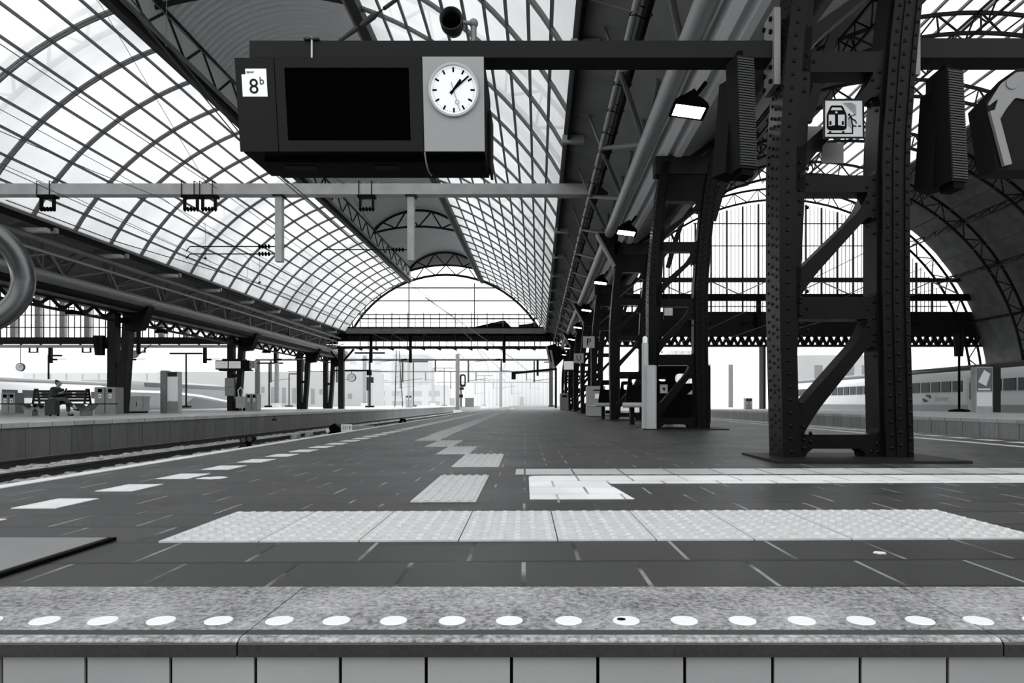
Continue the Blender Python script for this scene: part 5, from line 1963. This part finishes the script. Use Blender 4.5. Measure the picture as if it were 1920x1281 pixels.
for dx, a in ((-0.16, 0.04), (0.14, -0.04)):
    MB().prism([(dx - 0.1, 4.1), (dx + 0.1, 4.1), (dx + 0.06 + a, 2.9), (dx - 0.08 + a, 2.9)], -0.1, 0.1, xz()).build('loudspeaker_column', M['dark'], t, world=False)
bin2(15.9, 52, 0.5, 0.85, 'pale bin beside the pillar on the right platform', None, 'light')
t = thing('ticket_machine', 'pale ticket machine on the right platform seen through the nearest column', 'machine', (17.0, 34, 0))
MB().box(-0.35, 0.35, 0, 0.4, 0, 1.35).build('body', M['light'], t, world=False)
MB().box(-0.2, 0.2, -0.01, 0, 0.85, 1.2).build('screen', M['truss'], t, world=False)

# ------------------------------------------------------------------ trains
def loft(secs, n=20):
    """secs: (y, half width, roof z, base z, centre x)"""
    mb = MB()
    vs, fs = [], []
    for (y, w, zt, zb_, cx) in secs:
        for k in range(n):
            a = 2 * PI * k / n
            c, s = math.cos(a), math.sin(a)
            e = 0.42
            vs.append((cx + w * abs(c) ** e * (1 if c >= 0 else -1), y, (zt + zb_) / 2 + (zt - zb_) / 2 * abs(s) ** e * (1 if s >= 0 else -1)))
    for i in range(len(secs) - 1):
        for k in range(n):
            k2 = (k + 1) % n
            fs.append((i * n + k, i * n + k2, (i + 1) * n + k2, (i + 1) * n + k))
    fs.append(tuple(range(n)))
    fs.append(tuple(range(len(secs) * n - 1, (len(secs) - 1) * n - 1, -1)))
    return mb.add(vs, fs, True)


t = thing('train', 'white coach with grey roof and tinted windows behind the left bench', 'train', (-46, 57, -0.6))
loft([(36, 1.4, 2.6, -0.5, -46.4), (71.0, 1.4, 2.6, -0.5, -46.4), (73.5, 1.3, 2.4, -0.5, -46.4)]).build('body', M['trainwhite'], t)
loft([(36.2, 1.3, 2.72, 2.1, -46.4), (72.5, 1.3, 2.7, 2.1, -46.4)]).build('roof', M['traingrey'], t)
y = 37.0
while y < 70:
    MB().box(-45.02, -44.97, y, y + 1.7, 0.95, 1.62).build('window', M['winglass'], t)
    y += 2.3
MB().box(-45.05, -44.98, 36, 72, -0.5, -0.1).build('skirt', M['traingrey'], t)
t = thing('train', 'streamlined grey train with a long pointed nose behind the left columns', 'train', (-50, 100, -0.6))
loft([(74, 1.0, 2.9, -0.5, -49.5), (80, 1.45, 3.35, -0.5, -49.5), (104, 1.45, 3.3, -0.5, -49.5), (108, 1.4, 3.0, -0.5, -49.5), (112, 1.3, 2.4, -0.5, -49.5), (115, 1.1, 1.6, -0.5, -49.5), (117, 0.8, 0.8, -0.4, -49.5), (118, 0.4, 0.3, -0.3, -49.5)]).build('body', M['traingrey'], t)
MB().box(-48.1, -48.02, 84, 106, 2.5, 3.0).build('window_band', M['traindark'], t)
m = MB()
pts = [(80, 1.9), (90, 1.9), (98, 1.5), (106, 0.8), (114, 0.0)]
for (a, b), (c, d) in zip(pts[:-1], pts[1:]):
    m.bar((-48.0, a, b), (-48.0, c, d), 0.05, 0.3)
m.build('white_stripe', M['trainwhite'], t)
m = MB().prism([(96, 1.3), (114, -0.3), (92, -0.3)], -48.05, -48.0, lambda a, b, q: Vector((q, a, b)))
m.build('dark_wedge', M['traindark'], t)
t = thing('train', 'white and grey local train with windows and doors in the right hall', 'train', (29.4, 50, -0.6))
loft([(33, 1.35, 2.75, -0.55, 29.4), (78, 1.35, 2.75, -0.55, 29.4), (80, 1.2, 2.4, -0.5, 29.4)]).build('body', M['trainwhite'], t)
MB().box(28.03, 28.05, 33, 79, -0.4, 0.35).build('lower_band', M['traingrey'], t)
loft([(33, 1.1, 3.0, 2.55, 29.4), (78, 1.1, 3.0, 2.55, 29.4)]).build('roof_gear', M['traindark'], t)
MB().box(28.1, 30.6, 33, 79, -0.85, -0.5).build('bogie_row', M['dark'], t)
y = 34.0
k = 0
while y < 77:
    if 43.2 < y + 0.5 < 45.2 or 56 < y + 0.5 < 58:
        y += 1.28
        continue
    MB().box(28.0, 28.06, y, y + 1.05, 1.22, 1.95).build('window', M['winglass'], t)
    y += 1.28
for yd in (44.2, 57.0):
    for s in (-0.34, 0.34):
        d = MB().box(28.0, 28.05, yd + s - 0.3, yd + s + 0.3, -0.3, 2.1).build('door', M['palegrey'], t)
        MB().box(27.98, 28.0, yd + s - 0.16, yd + s + 0.16, 0.7, 1.8).build('door_window', M['winglass'], d)
m = MB().text('Sprinter', 0.5, lambda a, b, d: Vector((27.985 - d, 48.6 - a, 0.78 + b)), align='LEFT')
m.build('lettering', M['steel'], t)
m = MB()
for s in (1, -1):
    m.prism([(s * 0.6, s * 0.02), (s * 0.25, s * 0.02), (s * 0.25, s * 0.12), (s * 0.0, s * 0.12), (s * -0.2, s * 0.24), (s * 0.3, s * 0.24), (s * 0.3, s * 0.3)], 0, 0.02, lambda a, b, q: Vector((27.99 - q, 49.6 - a, 0.8 + b)))
m.build('emblem', M['truss'], t)

# ------------------------------------------------------------------ beyond the hall
def facade(name, label, x0, x1, y, z1, m, wins=(), wm='winglass', depth=8, mast=None):
    t = thing(name, label, 'building', ((x0 + x1) / 2, y, -0.9))
    MB().box(x0, x1, y, y + depth, -0.9, z1).build('walls', M[m], t)
    for (a, b, c, d) in wins:
        MB().box(a, b, y - 0.06, y + 0.02, c, d).build('window', M[wm], t)
    return t


Y = 112
wn_ = []
for (u0, u1, v0, v1) in ((490, 496, 725, 737), (508, 516, 726, 756), (529, 536, 727, 756), (548, 555, 728, 756), (583, 590, 729, 758), (599, 605, 730, 740), (652, 660, 738, 748)):
    a, b = at(u0, v1, Y), at(u1, v0, Y)
    wn_.append((a.x, b.x, a.z, b.z))
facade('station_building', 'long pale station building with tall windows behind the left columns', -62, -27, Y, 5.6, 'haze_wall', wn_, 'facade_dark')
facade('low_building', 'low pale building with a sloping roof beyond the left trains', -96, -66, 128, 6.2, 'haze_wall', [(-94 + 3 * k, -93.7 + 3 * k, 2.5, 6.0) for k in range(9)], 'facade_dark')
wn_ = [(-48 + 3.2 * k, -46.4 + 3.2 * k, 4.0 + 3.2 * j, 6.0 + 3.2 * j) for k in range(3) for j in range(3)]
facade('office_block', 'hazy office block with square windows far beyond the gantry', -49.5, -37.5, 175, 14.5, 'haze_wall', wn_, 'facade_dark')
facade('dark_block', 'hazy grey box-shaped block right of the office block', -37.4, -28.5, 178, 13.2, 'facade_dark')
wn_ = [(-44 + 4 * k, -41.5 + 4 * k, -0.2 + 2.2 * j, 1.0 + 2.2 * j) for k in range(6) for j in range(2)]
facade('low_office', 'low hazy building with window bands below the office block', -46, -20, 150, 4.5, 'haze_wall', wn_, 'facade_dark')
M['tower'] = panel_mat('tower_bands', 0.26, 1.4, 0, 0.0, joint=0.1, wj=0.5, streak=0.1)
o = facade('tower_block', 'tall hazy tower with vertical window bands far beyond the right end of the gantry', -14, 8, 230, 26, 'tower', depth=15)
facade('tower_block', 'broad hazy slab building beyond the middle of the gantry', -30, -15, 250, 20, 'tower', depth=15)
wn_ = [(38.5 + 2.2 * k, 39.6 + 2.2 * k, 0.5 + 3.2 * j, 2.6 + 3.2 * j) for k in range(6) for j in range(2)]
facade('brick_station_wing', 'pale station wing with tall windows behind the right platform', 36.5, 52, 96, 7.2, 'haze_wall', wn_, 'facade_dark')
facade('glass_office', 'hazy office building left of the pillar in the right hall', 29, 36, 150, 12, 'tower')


def tlamp(X, Y, h, arm, label, m='dark', one=False):
    t = thing('lamp_post', label, 'lamp post', (X, Y, 0), 'lamp posts beyond the gantry')
    MB().tube([(0, 0, 0), (0, 0, h)], 0.09, 8).build('post', M[m], t, world=False)
    MB().box(-arm if not one else 0, arm, -0.15, 0.15, h - 0.03, h + 0.14).build('light_bar', M[m], t, world=False)
    MB().box(-0.45, 0.45, -0.3, 0.3, 0, 0.2).build('foot', M[m], t, world=False)
    return t


lp = [(693.5, 76, 663, 28, 'nearest T-shaped lamp post right of the gantry pillar'), (775, 96, 679, 27, 'second T-shaped lamp post beyond the gantry'), (833, 122, 691, 20, 'third T-shaped lamp post, left of the signal mast'),
      (908, 155, 705, 16, 'fourth T-shaped lamp post beyond the signal'), (932, 185, 713, 16, 'farthest T-shaped lamp post near the track end'), (504.6, 84, 682, 26, 'T-shaped lamp post between the left columns'), (349, 74, 664, 30, 'T-shaped lamp post behind the streamlined train nose'),
      (1034, 100, 680, 14, 'lamp post near the far right end of our platform')]
for (u, Y, v, hw, lab) in lp:
    p = at(u, v, Y)
    tlamp(p.x, Y, p.z, hw * Y / F, lab)
for (u, Y, v, lab) in ((542, 95, 702, 'one-armed lamp post before the station building'), (91, 70, 668, 'one-armed lamp post above the white coach')):
    p = at(u, v, Y)
    tlamp(p.x, Y, p.z, 24 * Y / F, lab, one=True)


def mast(u, Y, vt, w, label, m='steel'):
    p = at(u, vt, Y)
    zb_ = 0.0 if -31 < p.x < -12 else -0.9
    t = thing('catenary_mast', label, 'mast', (p.x, Y, zb_), 'masts beyond the gantry')
    MB().box(-w / 2, w / 2, -w / 2, w / 2, 0, p.z - zb_).build('shaft', M[m], t, world=False)
    MB().box(-w, w, -w, w, 0, 0.5).build('foot', M['concrete'], t, world=False)


mast(858, 92, 664, 0.5, 'thick catenary mast beside the oval signal')
mast(939, 120, 689, 0.5, 'catenary mast right of the oval signal')
mast(519, 80, 660, 0.4, 'pale mast between the left columns')
mast(684, 110, 667, 0.5, 'catenary mast behind the nearest T-shaped lamp post')
mast(767, 130, 680, 0.5, 'slim catenary mast behind the second T-shaped lamp post')
mast(812, 150, 690, 0.6, 'far catenary mast in the haze, left of the third lamp post')
mast(1370, 90, 684, 0.5, 'thin mast in the right hall behind the second column')
t = thing('lattice_mast', 'tapering two-legged lattice mast right of the nearest lamp post', 'mast', (at(743, 700, 80).x, 80, 0))
m = MB().tube([(-0.15, 0, 0), (0.0, 0, 6.6)], 0.05, 6)
m.tube([(0.75, 0, 0), (0.35, 0, 6.6)], 0.05, 6)
m.build('leg', M['truss'], t, world=False)
m = MB()
for k in range(10):
    m.bar((-0.13 + 0.013 * k, 0, 0.3 + 0.63 * k), (0.72 - 0.037 * k, 0, 0.6 + 0.63 * k), 0.03)
m.build('lattice', M['steel'], t, world=False)
t = thing('oval_signal', 'tall railway signal with an oval outlined head beside the thick mast', 'signal', (at(868, 740, 88).x, 88, 0))
m = MB().plate(rounded(rect(-0.4, 0.35, 2.55, 4.2), 0.35, 6), [rounded(rect(-0.2, 0.2, 2.85, 4.0), 0.2, 6)], -0.1, 0.1, xz())
m.build('head', M['dark'], t, world=False)
MB().tube([(-0.25, 0, 0), (-0.25, 0, 2.6)], 0.09, 8).build('post', M['dark'], t, world=False)
MB().box(-0.45, 0.0, -0.2, 0.2, 1.2, 1.6).box(-0.4, 0.1, -0.15, 0.15, 2.2, 2.5).build('lamp_box', M['dark'], t, world=False)
t = thing('platform_signal', 'dark signal with a pale square head at the nearest lamp post', 'signal', (at(694, 730, 72).x, 72, 0))
MB().box(-0.35, -0.1, -0.1, 0.1, 1.8, 3.2).box(0.0, 0.35, -0.1, 0.1, 2.6, 3.2).build('head', M['truss'], t, world=False)
MB().tube([(-0.2, 0, 0), (-0.2, 0, 2.2)], 0.06, 8).build('post', M['truss'], t, world=False)

for i, (Y, v, vd, lab) in enumerate(((92, 675, 697, 'nearest catenary portal beyond the gantry'), (120, 697, 712, 'second catenary portal beyond the gantry'), (165, 717, 730, 'farthest catenary portal in the haze'))):
    z = at(0, v, Y).z
    t = thing('far_portal', lab, 'portal', (-10, Y, z), 'catenary portals beyond the gantry')
    x0, x1 = at(480 + 60 * i, 0, Y).x, at(1036, 0, Y).x
    MB().box(x0, x1, Y - 0.15, Y + 0.15, z - 0.12, z + 0.12).build('beam', M['truss'], t)
    x = x0 + 2
    k = 0
    while x < x1 - 1:
        m = MB().box(x - 0.1, x + 0.1, Y - 0.1, Y + 0.1, z - (1.6 if k % 2 else 3.0), z)
        m.bar((x, Y, z - (1.4 if k % 2 else 2.8)), (x + 2.6, Y, z - (1.6 if k % 2 else 2.5)), 0.06)
        m.build('drop_post', M['truss'], t)
        x += 4.4
        k += 1
    for x in (x0 + 0.2, x1 - 0.2):
        MB().box(x - 0.25, x + 0.25, Y - 0.25, Y + 0.25, -0.9, z).build('post', M['truss'], t)
t = thing('display_arm', 'dark horizontal arm with small sign boxes at the far right end of our platform', 'bracket', (1.6, 66, 3.6))
MB().bar((-2.4, 66, 3.35), (1.7, 66, 3.75), 0.2, 0.22).build('arm', M['dark'], t)
MB().box(-2.6, -2.2, 65.8, 66.2, 2.75, 3.45).box(-0.2, 0.0, 65.8, 66.2, 3.1, 4.6).build('sign_box', M['dark'], t)
MB().box(1.55, 1.75, 65.9, 66.1, 0, 3.9).build('post', M['dark'], t)
for i, (u, Y, w, h, lab) in enumerate(((880, 90, 1.1, 1.1, 'grey equipment cabinet beyond the oval signal'), (848, 140, 1.0, 1.5, 'pale far cabinet on the opposite platform'), (978, 170, 1.0, 2.0, 'hazy post-like cabinet near the track end'))):
    p = at(u, 757, Y)
    t = thing('equipment_cabinet', lab, 'cabinet', (p.x, Y, 0), 'cabinets beyond the gantry')
    MB().box(-w / 2, w / 2, 0, 0.6, 0, h).build('body', M['steel'], t, world=False)
    MB().box(-w / 2 - 0.05, w / 2 + 0.05, -0.05, 0.65, h, h + 0.08).build('lid', M['grey'], t, world=False)
for i in range(4):
    x = -3.0 - 2.3 * i
    wire('overhead_wire', 'thin overhead wire beyond the gantry, %s from the right' % ORD[i], [(x, 56, 5.0 + 0.3 * i), (x - 1.5, 92, 5.6), (x - 3.5, 120, 5.4), (x - 5, 165, 5.4)], 0.02)
wire('overhead_wire', 'pale slanting cable crossing below the gantry', [(-6.6, 40, 6.6), (-2.2, 62, 4.4), (-1.2, 72, 3.9)], 0.025, m='steel')
for i in range(3):
    wire('overhead_wire', 'thin overhead wire across the right hall, %s one' % ('lowest', 'middle', 'highest')[i], [(9.5 + 3.2 * i, 10, 5.0), (10 + 3.4 * i, 30, 4.9 + 0.2 * i), (10.6 + 3.6 * i, 56, 5.0 + 0.3 * i)], 0.012)

# ------------------------------------------------------------------ mist beyond the station roof
fog = MB().box(-200, 200, 86, 420, -0.88, 34).build('haze', M['pane'])
fm = bpy.data.materials.new('morning_haze')
fm.use_nodes = True
fm.node_tree.nodes.clear()
N = NT(fm)
out = N.node('ShaderNodeOutputMaterial')
vs_ = N.node('ShaderNodeVolumeScatter')
vs_.inputs['Color'].default_value = (1, 1, 1, 1)
vs_.inputs['Density'].default_value = 0.0055
N.link(vs_.outputs[0], out.inputs['Volume'])
fog.data.materials[0] = fm
tag(fog, 'bright white haze beyond the far end of the station', 'haze', kind='stuff')
